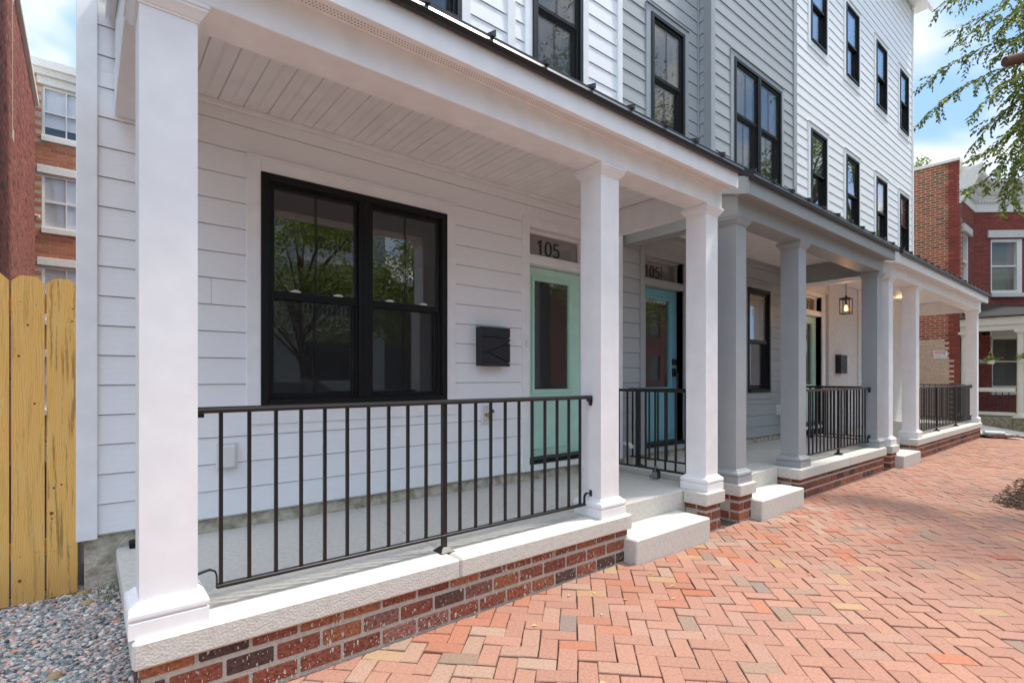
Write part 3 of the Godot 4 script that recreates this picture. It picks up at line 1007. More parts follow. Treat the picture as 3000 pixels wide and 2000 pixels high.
func build_townhouses():
	var top := 10.36
	# --- number 105, white
	var h := thing("townhouse", "white lap-sided townhouse with mint green door numbered 105, nearest of the row", "townhouse", v3(2.3, GY, 0), "new lap-sided townhouses in a row")
	var lw := [0.915, 2.395, 0.812, 2.405]
	var ua := [1.80, 2.546, 4.10, 5.45]
	var ub := [3.377, 4.09, 3.95, 5.45]
	var door := [3.341, 4.171, -0.05, 2.5]
	shell(h, -0.03, 4.74, [lw, ua, ub, door])
	var holes := [[0.826, 2.484, 0.686, 2.492], [3.251, 4.261, 0.0, 2.573], [1.702, 2.644, 4.0, 5.535], [3.282, 4.185, 3.8, 5.535], [3.066, 3.161, 2.9, 12.0]]
	siding(h, 0.045, 4.66, 0.09, 2.78, 0.0, 0.098 - 0.1725, 0.1725, holes, M.white_siding, [[14, 1.22], [15, 3.9], [9, 0.62]])
	siding(h, 0.045, 4.66, 2.78, top, 0.0, 2.697 - 0.1725, 0.1725, holes, M.white_siding)
	corner_board(h, -0.05, 0.045, 0.076, top, -0.02, 0.03, M.white_trim)
	corner_board(h, 4.66, 4.742, 0.08, top, -0.02, 0.032, M.white_trim)
	corner_board(h, 3.066, 3.161, 3.3, top, -0.004, 0.024, M.white_trim, "trim_board")
	window(h, lw[0], lw[1], lw[2], lw[3], 0.0, 2, 1.588, M.white_trim, [0.826, 2.484, 0.686, 2.492], true, 1)
	window(h, ua[0], ua[1], ua[2], ua[3], 0.0, 1, 4.78, M.white_trim, [1.702, 2.644, 4.0, 5.535], true, 2, false)
	window(h, ub[0], ub[1], ub[2], ub[3], 0.0, 1, 4.70, M.white_trim, [3.282, 4.185, 3.85, 5.535], true, 2, false)
	entrance(h, 3.341, M.mint, M.white_trim, "105", false, false)
	# --- number 105 1/2, grey
	h = thing("townhouse", "grey lap-sided townhouse with teal door numbered 105 1/2, middle of the row", "townhouse", v3(6.85, GY, 0), "new lap-sided townhouses in a row")
	var lc := [5.292, 6.009, 3.95, 5.442]
	var ld := [6.958, 8.41, 3.95, 5.46]
	var le := [7.68, 8.413, 0.778, 2.37]
	door = [5.175, 6.005, -0.05, 2.5]
	shell(h, 4.74, 8.975, [lc, ld, le, door], true)
	holes = [[5.085, 6.095, 0.0, 2.573], [7.592, 8.5, 0.674, 2.455], [5.197, 6.104, 3.8, 5.512]]
	siding(h, 4.744, 8.972, 0.09, 2.79, 0.0, 0.073 - 0.1725, 0.1745, holes, M.grey_siding, [[8, 6.5]])
	siding(h, 4.744, 6.356, 2.79, top, 0.0, 4.221 - 0.1705 * 9, 0.1705, holes, M.grey_siding)
	siding(h, 6.457, 8.864, 3.1, top, 0.172, 4.723 - 0.1707 * 10, 0.1707, [[6.868, 8.5, 3.8, 5.535]], M.grey_siding)
	bay_return(h, 6.36, 0.0, 0.172, 3.1, top, 4.221 - 0.1705 * 8, 0.1705)
	corner_board(h, 6.352, 6.457, 3.1, top, 0.085, 0.196, M.grey_trim)
	corner_board(h, 8.864, 8.978, 3.1, top, 0.085, 0.196, M.grey_trim)
	corner_board(h, 6.325, 6.352, 3.1, top, -0.004, 0.026, M.grey_trim, "inside_corner_board")
	window(h, lc[0], lc[1], lc[2], lc[3], 0.0, 1, 4.70, M.grey_trim, [5.197, 6.104, 3.85, 5.512], true, 2, false)
	window(h, ld[0], ld[1], ld[2], ld[3], 0.172, 2, 4.71, M.grey_trim, [6.868, 8.5, 3.85, 5.535], true, 2, false)
	window(h, le[0], le[1], le[2], le[3], 0.0, 1, 1.57, M.grey_trim, [7.592, 8.5, 0.674, 2.455], false, 1, false)
	entrance(h, 5.175, M.teal, M.grey_trim, "105", true, true)
	# --- number 107, white siding over painted brick
	h = thing("townhouse", "white townhouse with siding over painted brick, last of the row beside the driveway", "townhouse", v3(12.6, GY, 0), "new lap-sided townhouses in a row")
	var ws := []
	for x in [[9.985, 10.70], [11.685, 12.40], [13.48, 14.20], [15.19, 15.885]]:
		ws.append([x[0], x[1], 3.95, 5.455])
		ws.append([x[0], x[1], 7.02, 8.47])
	door = [9.68, 10.51, -0.05, 2.5]
	shell(h, 8.975, 16.3, ws + [door])
	holes = []
	for w in ws:
		holes.append([w[0] - 0.105, w[1] + 0.105, w[2] - 0.125, w[3] + 0.09])
	siding(h, 8.98, 16.22, 3.0, top, 0.0, 4.8565 - 0.1717 * 11, 0.1717, holes, M.white_siding, [[21, 12.9], [25, 11.1], [30, 13.6], [18, 14.7]])
	corner_board(h, 16.22, 16.32, 3.0, top, -0.02, 0.03, M.white_trim)
	for w in ws:
		window(h, w[0], w[1], w[2], w[3], 0.0, 1, (w[2] + w[3]) / 2.0, M.white_trim, [w[0] - 0.105, w[1] + 0.105, w[2] - 0.125, w[3] + 0.09], false, 0, false)
	entrance(h, 9.68, M.mint, M.white_trim, "107", false, false, [0.135, 0.07])
	# painted brick ground floor: face at z = 0.06, a shallow pier step at x = 12.15
	var st := S()
	box(st, v3(10.7, GY - 0.1, 0.0), v3(12.15, 2.795, 0.06))
	box(st, v3(12.15, GY - 0.1, 0.0), v3(16.3, 2.795, 0.085))
	box(st, v3(8.98, 2.55, 0.0), v3(10.7, 2.795, 0.04))
	box(st, v3(8.98, GY - 0.1, 0.0), v3(9.53, 2.55, 0.06))
	obj("painted_wall", st, M.painted_brick, h)
	st = S()
	brick_face(st, v3(10.7, -0.02, 0.0605), Vector3.RIGHT, Vector3.BACK, 1.45, 2.8, 0.0665, 0.196, 0.011, 0.0045, [], func(_u, _v): return Color.WHITE)
	brick_face(st, v3(12.15, -0.02, 0.0855), Vector3.RIGHT, Vector3.BACK, 4.15, 2.8, 0.0665, 0.196, 0.011, 0.0045, [], func(_u, _v): return Color.WHITE)
	kind(obj("painted_bricks", st, M.painted_brick, h), "stuff")

# walls with thickness, floors, roof and party walls of one house
func shell(h: Node, x0: float, x1: float, holes: Array, bay := false):
	var st := S()
	var low := []
	for q in holes:
		if not (bay and q[0] == 6.958):
			low.append(q)
	if bay:
		wall_boxes(st, x0 + 0.002, x1 - 0.002, 0.09, 3.1, -0.16, -0.005, low)
		wall_boxes(st, x0 + 0.002, 6.36, 3.1, 10.4, -0.16, -0.005, low)
		wall_boxes(st, 6.363, x1 - 0.003, 3.102, 10.4, 0.0, 0.166, [[6.958, 8.41, 3.95, 5.46]])
	else:
		wall_boxes(st, x0 + 0.002, x1 - 0.002, 0.09 if x0 < 8 else -0.05, 10.4, -0.16, -0.005, low)
	obj("wall", st, M.interior, h)
	st = S()
	box(st, v3(x0 + 0.002, -0.1, -7.0), v3(x0 + 0.12, 10.4, -0.161))
	box(st, v3(x1 - 0.12, -0.1, -7.0), v3(x1 - 0.002, 10.4, -0.161))
	box(st, v3(x0 + 0.12, -0.1, -7.0), v3(x1 - 0.12, 10.4, -6.86))
	obj("side_wall", st, M.white_siding if x0 < 1 or x0 > 8 else M.grey_siding, h)
	st = S()
	for y in [0.14, 3.0, 6.2]:
		box(st, v3(x0 + 0.121, y - 0.12, -6.85), v3(x1 - 0.121, y, -0.162))
	box(st, v3(x0 + 0.121, 2.75, -6.849), v3(x1 - 0.121, 2.86, -0.163))
	box(st, v3(x0 + 0.121, 0.15, -3.6), v3(x1 - 0.121, 2.74, -3.5))
	obj("interior_floor", st, M.interior, h)
	st = S()
	box(st, v3(x0, 10.4, -7.1), v3(x1 + (0.3 if x1 > 16 else 0.0), 10.62, 0.34))
	bbox(st, v3(x0, 10.3, 0.3), v3(x1 + (0.32 if x1 > 16 else 0.0), 10.62, 0.36), 0.004)
	obj("eaves", st, M.white_trim if not bay else M.grey_trim, h)
	st = S()
	box(st, v3(x0 + 0.015, -0.6, -7.05), v3(x1 - 0.002, 0.0899 if x0 < 8 else -0.05, -0.02))
	obj("foundation", st, M.foundation, h)

func bay_return(h: Node, x: float, z0: float, z1: float, y0: float, y1: float, first: float, step: float):
	var y := first
	while y < y1:
		var lo := maxf(y, y0)
		var hi := minf(y + step, y1)
		if hi - lo > 0.01:
			var p := PackedVector2Array([Vector2(x + 0.004, lo), Vector2(x - 0.012, lo), Vector2(x - 0.002, hi), Vector2(x + 0.004, hi)])
			var st := S()
			extrude(st, p, v3(0, 0, z0 + 0.026), Vector3.RIGHT, Vector3.UP, v3(0, 0, z1 - z0 - 0.112))
			obj("siding_board", st, M.grey_siding, h)
		y += step

# bricks standing proud of a wall: o lower left corner, eu along, en outwards
func brick_face(st: SurfaceTool, o: Vector3, eu: Vector3, en: Vector3, width: float, height: float, course: float, length: float, gap: float, proud: float, holes: Array, colour, keep = null):
	var rows := int(ceil(height / course))
	for r in rows:
		var u := -(length / 2.0 if r % 2 else 0.0)
		while u < width:
			var a := maxf(u, 0.0) + gap / 2.0
			var b := minf(u + length, width) - gap / 2.0
			var v0 := r * course + gap / 2.0
			var v1 := minf((r + 1) * course, height) - gap / 2.0
			u += length
			if b - a < 0.02 or v1 - v0 < 0.01:
				continue
			var mu := (a + b) / 2.0
			var mv := (v0 + v1) / 2.0
			var inside := false
			for q in holes:
				if mu > q[0] and mu < q[1] and mv > q[2] and mv < q[3]:
					inside = true
			if inside or (keep != null and not keep.call(mu, mv)):
				continue
			vc = colour.call(mu, mv)
			var j := rng.randf_range(0.7, 1.15) * proud
			var jr := rng.randf_range(-0.0012, 0.0012)
			var p := func(uu: float, vv: float, d: float) -> Vector3: return o + eu * uu + Vector3.UP * vv + en * d
			var bv := minf(0.004, gap * 0.5)
			var lo := [p.call(a, v0 + jr, 0.0), p.call(b, v0 + jr, 0.0), p.call(b, v1 + jr, 0.0), p.call(a, v1 + jr, 0.0)]
			var hi := [p.call(a + bv, v0 + bv + jr, j), p.call(b - bv, v0 + bv + jr, j), p.call(b - bv, v1 - bv + jr, j), p.call(a + bv, v1 - bv + jr, j)]
			polyn(st, hi, en)
			var c: Vector3 = p.call(mu, mv, -0.01)
			for k in 4:
				poly(st, [lo[k], lo[(k + 1) % 4], hi[(k + 1) % 4], hi[k]], c)
			vc = null
# ------------------------------------------------------------------ porches
func column(porch: Node, x: float, z: float, y0: float, m: Material):
	var hw := 0.0985
	var st := S()
	loft4(st, x, z, [[hw, y0 + 0.1], [hw, 2.53]])
	var c := obj("column", st, m, porch)
	st = S()
	loft4(st, x, z, [[0.135, y0 + 0.001], [0.135, y0 + 0.062], [0.133, y0 + 0.064], [0.126, y0 + 0.065], [0.126, y0 + 0.069], [0.1335, y0 + 0.0715], [0.1365, y0 + 0.079], [0.1365, y0 + 0.09], [0.133, y0 + 0.101], [0.126, y0 + 0.1095], [0.117, y0 + 0.1135], [0.117, y0 + 0.119], [0.109, y0 + 0.121], [0.109, y0 + 0.127], [0.1005, y0 + 0.129], [0.097, y0 + 0.13]])
	obj("base", st, m, c)
	st = S()
	loft4(st, x, z, [[0.097, 2.458], [0.104, 2.459], [0.104, 2.466], [0.1085, 2.468], [0.114, 2.476], [0.1225, 2.49], [0.131, 2.499], [0.1315, 2.501], [0.1315, 2.511], [0.1375, 2.5125], [0.1375, 2.5295], [0.097, 2.5295]])
	obj("capital", st, m, c)

func brick_colour() -> Color:
	var k := rng.randf()
	var c := Color(0.33, 0.1, 0.055).lerp(Color(0.27, 0.078, 0.05), rng.randf())
	if k < 0.14:
		c = Color(0.09, 0.052, 0.045).lerp(Color(0.14, 0.065, 0.05), rng.randf())
	elif k < 0.3:
		c = Color(0.37, 0.13, 0.06)
	elif k < 0.4:
		c = Color(0.29, 0.125, 0.1)
	return c * rng.randf_range(0.85, 1.15)

# base of real bricks under a slab: core of mortar, bricks proud of it
func brick_base(porch: Node, x0: float, x1: float, z0: float, z1: float, left: bool, right: bool):
	var st := S()
	box(st, v3(x0 + 0.006, -0.62, z0), v3(x1 - 0.006, -0.105, z1 - 0.006))
	obj("mortar", st, M.mortar, porch)
	var rows := [[-0.156, -0.096], [-0.248, -0.18], [-0.338, -0.27], [-0.425, -0.358]]
	for r in rows.size():
		var x := x0 - (0.105 if r % 2 else 0.005)
		while x < x1 - 0.01:
			var a := maxf(x, x0)
			var b := minf(x + 0.1855, x1)
			x += 0.201
			if b - a < 0.025:
				continue
			one_brick(porch, v3(a, rows[r][0], z1 - 0.09), v3(b, rows[r][1], z1 + rng.randf_range(-0.001, 0.002)))
		for side in [[left, x0, 1.0], [right, x1, -1.0]]:
			if not side[0]:
				continue
			var z := z1 - (0.105 if r % 2 == 0 else 0.2)
			while z > z0 + 0.03:
				var za := maxf(z - 0.1855, z0)
				one_brick(porch, v3(side[1], rows[r][0], za), v3(side[1] + side[2] * 0.08, rows[r][1], z))
				z -= 0.201

func one_brick(porch: Node, a: Vector3, b: Vector3):
	vc = brick_colour()
	var st := S()
	bbox(st, v3(minf(a.x, b.x), a.y, a.z), v3(maxf(a.x, b.x), b.y, b.z), 0.004)
	vc = null
	obj("brick", st, M.brick, porch)

# smears and flecks of mortar left on the brick faces
func mortar_smears(porch: Node, x0: float, x1: float, z: float, n: int):
	var st := S()
	for i in n:
		var c := v3(rng.randf_range(x0, x1), rng.randf_range(-0.34, -0.115), z + 0.0026)
		var w := rng.randf_range(0.0012, 0.004) * (2.2 if rng.randf() < 0.12 else 1.0)
		var h := w * rng.randf_range(0.7, 3.5)
		var ring := []
		for k in 6:
			var a := TAU * k / 6.0
			ring.append(c + v3(cos(a) * w * rng.randf_range(0.5, 1.2), sin(a) * h * rng.randf_range(0.5, 1.2), 0))
		polyn(st, ring, Vector3.BACK)
	kind(obj("mortar_smears", st, M.mortar, porch), "stuff")

func slab_piece(porch: Node, x0: float, x1: float, z0: float, z1: float, top: float, bottom: float, called := "floor_slab", r := 0.011):
	var st := S()
	bbox(st, v3(x0, bottom, z0), v3(x1, top, z1), r)
	obj(called, st, M.concrete, porch)

func step_block(porch: Node, x0: float, x1: float):
	var st := S()
	bbox(st, v3(x0, -0.6, 1.19), v3(x1, -0.166, 1.515), 0.01)
	obj("step", st, M.concrete, porch)

# the porch roof: beam, ceiling boards, soffit, fascia, metal roof with standing seams
func porch_roof(porch: Node, x0: float, x1: float, bx0: float, bx1: float, fx0: float, fx1: float, m: Material, ceil_x0: float, ceil_x1: float, left_end: bool, right_end: bool):
	var st := S()
	bbox(st, v3(bx0, 2.531, 1.172), v3(bx1, 2.86, 1.396), 0.004)
	obj("beam", st, m, porch)
	# beaded ceiling boards, each one a part
	var x := ceil_x0
	var n := int(round((ceil_x1 - ceil_x0) / 0.149))
	var w := (ceil_x1 - ceil_x0) / n
	for i in n:
		var p := PackedVector2Array()
		p.append(Vector2(0.0008, 2.815))
		p.append(Vector2(0.0008, 2.802))
		for g in [0.004, w / 2.0 - 0.005, w / 2.0 + 0.005, w - 0.004]:
			p.append(Vector2(g - 0.0022, 2.80))
			p.append(Vector2(g, 2.803))
			p.append(Vector2(g + 0.0022, 2.80))
		p.append(Vector2(w - 0.0008, 2.802))
		p.append(Vector2(w - 0.0008, 2.815))
		for k in p.size():
			p[k].x = clampf(p[k].x, 0.0008 + k * 0.00001, w - 0.0008 - (p.size() - k) * 0.00001)
		st = S()
		extrude(st, p, v3(x, 0, 0.03), Vector3.RIGHT, Vector3.UP, v3(0, 0, 1.16))
		obj("ceiling_board", st, M.ceiling_paint if m == M.white_trim else M.ceiling_paint, porch)
		x += w
	st = S()
	bbox(st, v3(ceil_x0, 2.766, 0.012), v3(ceil_x1, 2.801, 0.034), 0.004)
	obj("ceiling_trim", st, m, porch)
	st = S()
	box(st, v3(bx0 + 0.02, 2.816, 0.001), v3(bx1 - 0.02, 2.835, 1.39))
	obj("ceiling_deck", st, M.interior, porch)
	# soffit with its strip of vent holes
	st = S()
	box(st, v3(fx0 + 0.004, 2.7, 1.397), v3(fx1 - 0.004, 2.712, 1.514))
	obj("soffit", st, m, porch)
	st = S()
	var hx := fx0 + 0.03
	while hx < fx1 - 0.03:
		for k in 3:
			var c := v3(hx + 0.0075 * (k % 2), 2.6985, 1.425 + 0.018 * k)
			var ring := []
			for q in 6:
				ring.append(c + v3(cos(TAU * q / 6.0), 0, sin(TAU * q / 6.0)) * 0.0036)
			polyn(st, ring, Vector3.DOWN)
		hx += 0.0165
	kind(obj("vent_holes", st, M.vent_hole, porch), "stuff")
	st = S()
	bbox(st, v3(fx0, 2.68, 1.514), v3(fx1, 2.838, 1.531), 0.002)
	obj("fascia", st, m, porch)
	# dark metal roof edge and sheet
	st = S()
	zy(st, [[1.532, 2.818], [1.545, 2.802], [1.568, 2.805], [1.583, 2.828], [1.572, 2.852], [1.5, 2.872], [1.5, 2.842], [1.532, 2.838]], fx0 - 0.012, fx1 + 0.012)
	obj("roof_edge", st, M.roof_metal, porch)
	st = S()
	zy(st, [[1.573, 2.853], [1.573, 2.866], [0.03, 3.26], [0.03, 3.245], [1.5, 2.858]], fx0 - 0.01, fx1 + 0.01)
	var roof := obj("roof", st, M.roof_metal, porch)
	var sx := fx0 + 0.025
	while sx < fx1:
		st = S()
		zy(st, [[1.585, 2.862], [1.585, 2.895], [1.545, 2.905], [0.03, 3.295], [0.03, 3.262]], sx, sx + 0.009)
		extrude(st, PackedVector2Array([Vector2(-0.034, 2.866), Vector2(0.009, 2.858), Vector2(0.009, 2.899)]), v3(sx, 0, 1.5855), Vector3.RIGHT, Vector3.UP, v3(0, 0, 0.003))
		obj("standing_seam", st, M.roof_metal, roof)
		sx += 0.404
	# end walls between ceiling and roof, rake boards
	for e in [[left_end, fx0, 1.0], [right_end, fx1, -1.0]]:
		var xa: float = e[1] if e[2] > 0 else e[1] - 0.016
		st = S()
		zy(st, [[1.513, 2.682], [1.513, 2.846], [0.034, 3.235], [0.034, 3.075]], xa, xa + 0.016)
		obj("rake_board", st, m, porch)
		var xb: float = bx0 if e[2] > 0 else bx1 - 0.02
		st = S()
		zy(st, [[1.17, 2.7], [1.39, 2.7], [1.39, 2.86], [0.036, 3.2], [0.036, 2.7]], xb + 0.0015, xb + 0.0185)
		obj("gable_panel", st, m, porch)
		st = S()
		var lo := minf(e[1], xb)
		var hi := maxf(e[1], xb)
		if hi - lo > 0.03:
			zy(st, [[1.394, 2.714], [1.394, 2.728], [0.036, 3.1], [0.036, 3.085]], lo + 0.017 if e[2] > 0 else lo + 0.02, hi - 0.001 if e[2] > 0 else hi - 0.017)
			obj("rake_soffit", st, m, porch)

func cross_beam(porch: Node, x0: float, x1: float, bottom: float, m: Material):
	var st := S()
	bbox(st, v3(x0, bottom, 0.016), v3(x1, 2.798, 1.171), 0.003)
	obj("cross_beam", st, m, porch)

func build_porches():
	# ---- porch of number 105
	var p := thing("porch", "white front porch with square columns on a brick base, nearest of the three", "porch", v3(2.3, GY, 0.7), "front porches of the townhouses")
	slab_piece(p, 0.13, 1.597, -0.018, 1.43, 0.0, -0.11)
	slab_piece(p, 1.606, 3.116, -0.018, 1.43, 0.0, -0.11)
	slab_piece(p, 3.125, 4.44, -0.0185, 1.192, -0.001, -0.6, "step_slab")
	var st := S()
	box(st, v3(1.59, -0.108, 0.0), v3(1.61, -0.012, 1.42))
	box(st, v3(3.11, -0.108, 0.0), v3(3.13, -0.012, 1.19))
	obj("joint_filler", st, M.mortar, p)
	brick_base(p, 0.155, 3.09, 0.05, 1.403, true, true)
	mortar_smears(p, 0.16, 3.08, 1.403, 900)
	step_block(p, 3.052, 4.042)
	slab_piece(p, 4.134, 4.442, 1.196, 1.43, 0.0, -0.11, "pier_cap", 0.008)
	brick_base(p, 4.168, 4.408, 1.2, 1.403, true, true)
	for x in [[0.254, 1.263], [2.943, 1.263], [4.332, 1.263]]:
		column(p, x[0], x[1], 0.0, M.white_trim)
	porch_roof(p, 0.13, 4.44, 0.124, 4.442, 0.078, 4.478, M.white_trim, 0.354, 4.4, true, true)
	cross_beam(p, 0.122, 0.352, 2.533, M.white_trim)
	cross_beam(p, 4.402, 4.4395, 2.52, M.white_trim)
	slab_piece(p, 4.455, 4.6, 0.12, 1.16, 0.05, -0.5, "kerb_strip", 0.006)
	st = S()
	bbox(st, v3(0.19, 0.002, -0.012), v3(0.26, 0.035, 0.075), 0.004)
	obj("floor_drain", st, M.black_frame, p)
	# ---- porch of number 105 1/2
	p = thing("porch", "grey front porch with grey square columns, middle of the three", "porch", v3(6.85, GY, 0.7), "front porches of the townhouses")
	slab_piece(p, 4.61, 6.02, -0.018, 1.192, 0.0, -0.6, "step_slab")
	slab_piece(p, 6.03, 7.512, -0.018, 1.43, 0.0, -0.118)
	slab_piece(p, 7.52, 8.968, -0.018, 1.43, 0.0, -0.118)
	brick_base(p, 6.075, 8.93, 0.05, 1.403, true, true)
	mortar_smears(p, 6.08, 8.92, 1.403, 300)
	step_block(p, 4.962, 5.912)
	slab_piece(p, 4.717, 5.028, 1.196, 1.43, 0.0, -0.11, "pier_cap", 0.008)
	brick_base(p, 4.742, 4.998, 1.2, 1.403, true, true)
	for x in [4.86, 6.248, 8.888]:
		column(p, x, 1.263, 0.0, M.grey_trim)
	porch_roof(p, 4.72, 8.99, 4.722, 8.992, 4.668, 8.972, M.grey_trim, 4.962, 8.948, true, true)
	cross_beam(p, 4.785, 4.96, 2.531, M.grey_trim)
	cross_beam(p, 8.95, 8.99, 2.52, M.grey_trim)
	# ---- porch of number 107
	p = thing("porch", "white front porch with a lit lantern, farthest of the three", "porch", v3(12.5, GY, 0.7), "front porches of the townhouses")
	slab_piece(p, 9.0, 10.55, 0.062, 1.192, -0.004, -0.6, "step_slab")
	slab_piece(p, 10.558, 12.24, 0.09, 1.43, -0.006, -0.118)
	slab_piece(p, 12.248, 15.72, 0.09, 1.43, -0.006, -0.118)
	brick_base(p, 10.6, 15.69, 0.3, 1.403, true, true)
	step_block(p, 9.448, 10.352)
	slab_piece(p, 9.23, 9.56, 1.196, 1.43, -0.01, -0.12, "pier_cap", 0.008)
	brick_base(p, 9.255, 9.535, 1.2, 1.403, true, true)
	for x in [[9.41, -0.012], [10.838, -0.006], [15.648, -0.006]]:
		column(p, x[0], 1.263, x[1], M.white_trim)
	porch_roof(p, 9.25, 15.75, 9.277, 15.752, 9.164, 15.712, M.white_trim, 9.512, 15.7, true, true)
	cross_beam(p, 9.31, 9.51, 2.531, M.white_trim)
	cross_beam(p, 15.702, 15.75, 2.515, M.white_trim)
	build_railings()

# black metal railing from a to b (both on the floor line); posts at the given distances along it
func railing(label: String, a: Vector3, b: Vector3, posts: Array, group: String, lift := 0.0, scrolls := true, first := -1.0):
	var d := (b - a).normalized()
	var len := a.distance_to(b)
	var side := d.cross(Vector3.UP)
	var t := thing("railing", label, "railing", (a + b) / 2.0, group)
	var y := lift
	var bar := func(st: SurfaceTool, u0: float, u1: float, y0: float, y1: float, half: float, r := 0.002):
		# box along the railing's own direction, chamfered on top
		var pr := PackedVector2Array([Vector2(-half, y0), Vector2(half, y0), Vector2(half, y1 - r), Vector2(half - r, y1), Vector2(-half + r, y1), Vector2(-half, y1 - r)])
		extrude(st, pr, a + d * u0, side, Vector3.UP, d * (u1 - u0))
	var st := S()
	var prof := PackedVector2Array()
	for k in 7:
		var q := PI * k / 6.0
		prof.append(Vector2(cos(q) * 0.0225, 0.862 + y + sin(q) * 0.0135))
	prof.append(Vector2(-0.018, 0.848 + y))
	prof.append(Vector2(0.018, 0.848 + y))
	extrude(st, prof, a + d * 0.004, side, Vector3.UP, d * (len - 0.008))
	obj("top_rail", st, M.black_metal, t)
	var u0 := 0.085 if scrolls else 0.02
	var u1 := len - (0.07 if scrolls else 0.02)
	st = S()
	bar.call(st, u0, u1, 0.084 + y, 0.099 + y, 0.0165)
	obj("bottom_rail", st, M.black_metal, t)
	var u := first if first > 0 else u0 + 0.03
	var taken := []
	for q in posts:
		taken.append(q)
		st = S()
		bar.call(st, q - 0.0135, q + 0.0135, 0.018, 0.848 + y, 0.0135)
		var post := obj("post", st, M.black_metal, t)
		st = S()
		var c: Vector3 = a + d * q
		loft4(st, c.x, c.z, [[0.045, c.y + 0.001], [0.045, c.y + 0.005], [0.018, c.y + 0.03], [0.0145, c.y + 0.031]])
		obj("foot_plate", st, M.black_metal, post)
	while u < u1 - 0.01:
		var clash := false
		for q in taken:
			if absf(u - q) < 0.045:
				clash = true
		if not clash:
			st = S()
			bar.call(st, u - 0.0075, u + 0.0075, 0.099 + y, 0.849 + y, 0.0075, 0.001)
			obj("baluster", st, M.black_metal, t)
		u += 0.1138
	if scrolls:
		for e in [[a, d, u0], [b, -d, len - u1]]:
			st = S()
			var o: Vector3 = e[0]
			var w: Vector3 = e[1]
			var k: float = e[2]
			var pts := [o + w * k + Vector3.UP * (0.085 + y), o + w * k + Vector3.UP * (0.135 + y), o + w * (k - 0.006) + Vector3.UP * (0.158 + y), o + w * (k - 0.025) + Vector3.UP * (0.17 + y), o + w * (k - 0.05) + Vector3.UP * (0.166 + y), o + w * 0.004 + Vector3.UP * (0.158 + y)]
			for i in pts.size() - 1:
				var dd: Vector3 = (pts[i + 1] - pts[i]).normalized()
				var nn := dd.cross(side).normalized()
				extrude(st, PackedVector2Array([Vector2(-0.009, -0.003), Vector2(0.009, -0.003), Vector2(0.009, 0.003), Vector2(-0.009, 0.003)]), pts[i] - dd * 0.001, side, nn, pts[i + 1] - pts[i] + dd * 0.002)
			extrude(st, PackedVector2Array([Vector2(-0.012, 0.14 + y), Vector2(0.012, 0.14 + y), Vector2(0.012, 0.185 + y), Vector2(-0.012, 0.185 + y)]), o + w * 0.0005, side, Vector3.UP, w * 0.004)
			obj("bracket", st, M.black_metal, t)
			st = S()
			extrude(st, PackedVector2Array([Vector2(-0.012, 0.8 + y), Vector2(0.012, 0.8 + y), Vector2(0.02, 0.846 + y), Vector2(-0.02, 0.846 + y)]), o + w * 0.001, side, Vector3.UP, w * 0.006)
			extrude(st, PackedVector2Array([Vector2(-0.01, 0.83 + y), Vector2(0.01, 0.83 + y), Vector2(0.01, 0.847 + y), Vector2(-0.01, 0.847 + y)]), o + w * 0.006, side, Vector3.UP, w * 0.03)
			obj("end_plate", st, M.black_metal, t)

func build_railings():
	var g := "black railings on the porches"
	railing("black metal railing in front of the double window of number 105", v3(0.353, 0, 1.265), v3(2.845, 0, 1.265), [1.243], g, 0.0, true, 0.101)
	railing("black side railing with a grey key lockbox hanging from its bottom rail", v3(4.332, 0, 0.03), v3(4.332, 0, 1.164), [], g, 0.014, false)
	railing("black side railing on a foot plate, on the grey porch beside the white one", v3(4.86, 0, 0.03), v3(4.86, 0, 1.164), [0.14], g, 0.012, false)
	railing("black metal railing along the front of the grey porch", v3(6.347, 0, 1.265), v3(8.789, 0, 1.265), [1.257], g, -0.008, true, 0.1)
	railing("black side railing at the far end of the grey porch", v3(8.888, 0, 0.03), v3(8.888, 0, 1.164), [], g, 0.0, false)
	railing("black side railing between the grey porch and the mint door of number 107", v3(9.41, 0, 0.03), v3(9.41, 0, 1.164), [0.2], g, -0.004, false)
	railing("long black railing with two posts on the farthest white porch", v3(10.937, -0.006, 1.265), v3(15.549, -0.006, 1.265), [1.603, 3.138], g, -0.022, true, 0.1)
	railing("black side railing at the driveway end of the farthest porch", v3(15.648, -0.006, 0.1), v3(15.648, -0.006, 1.164), [], g, -0.014, false)
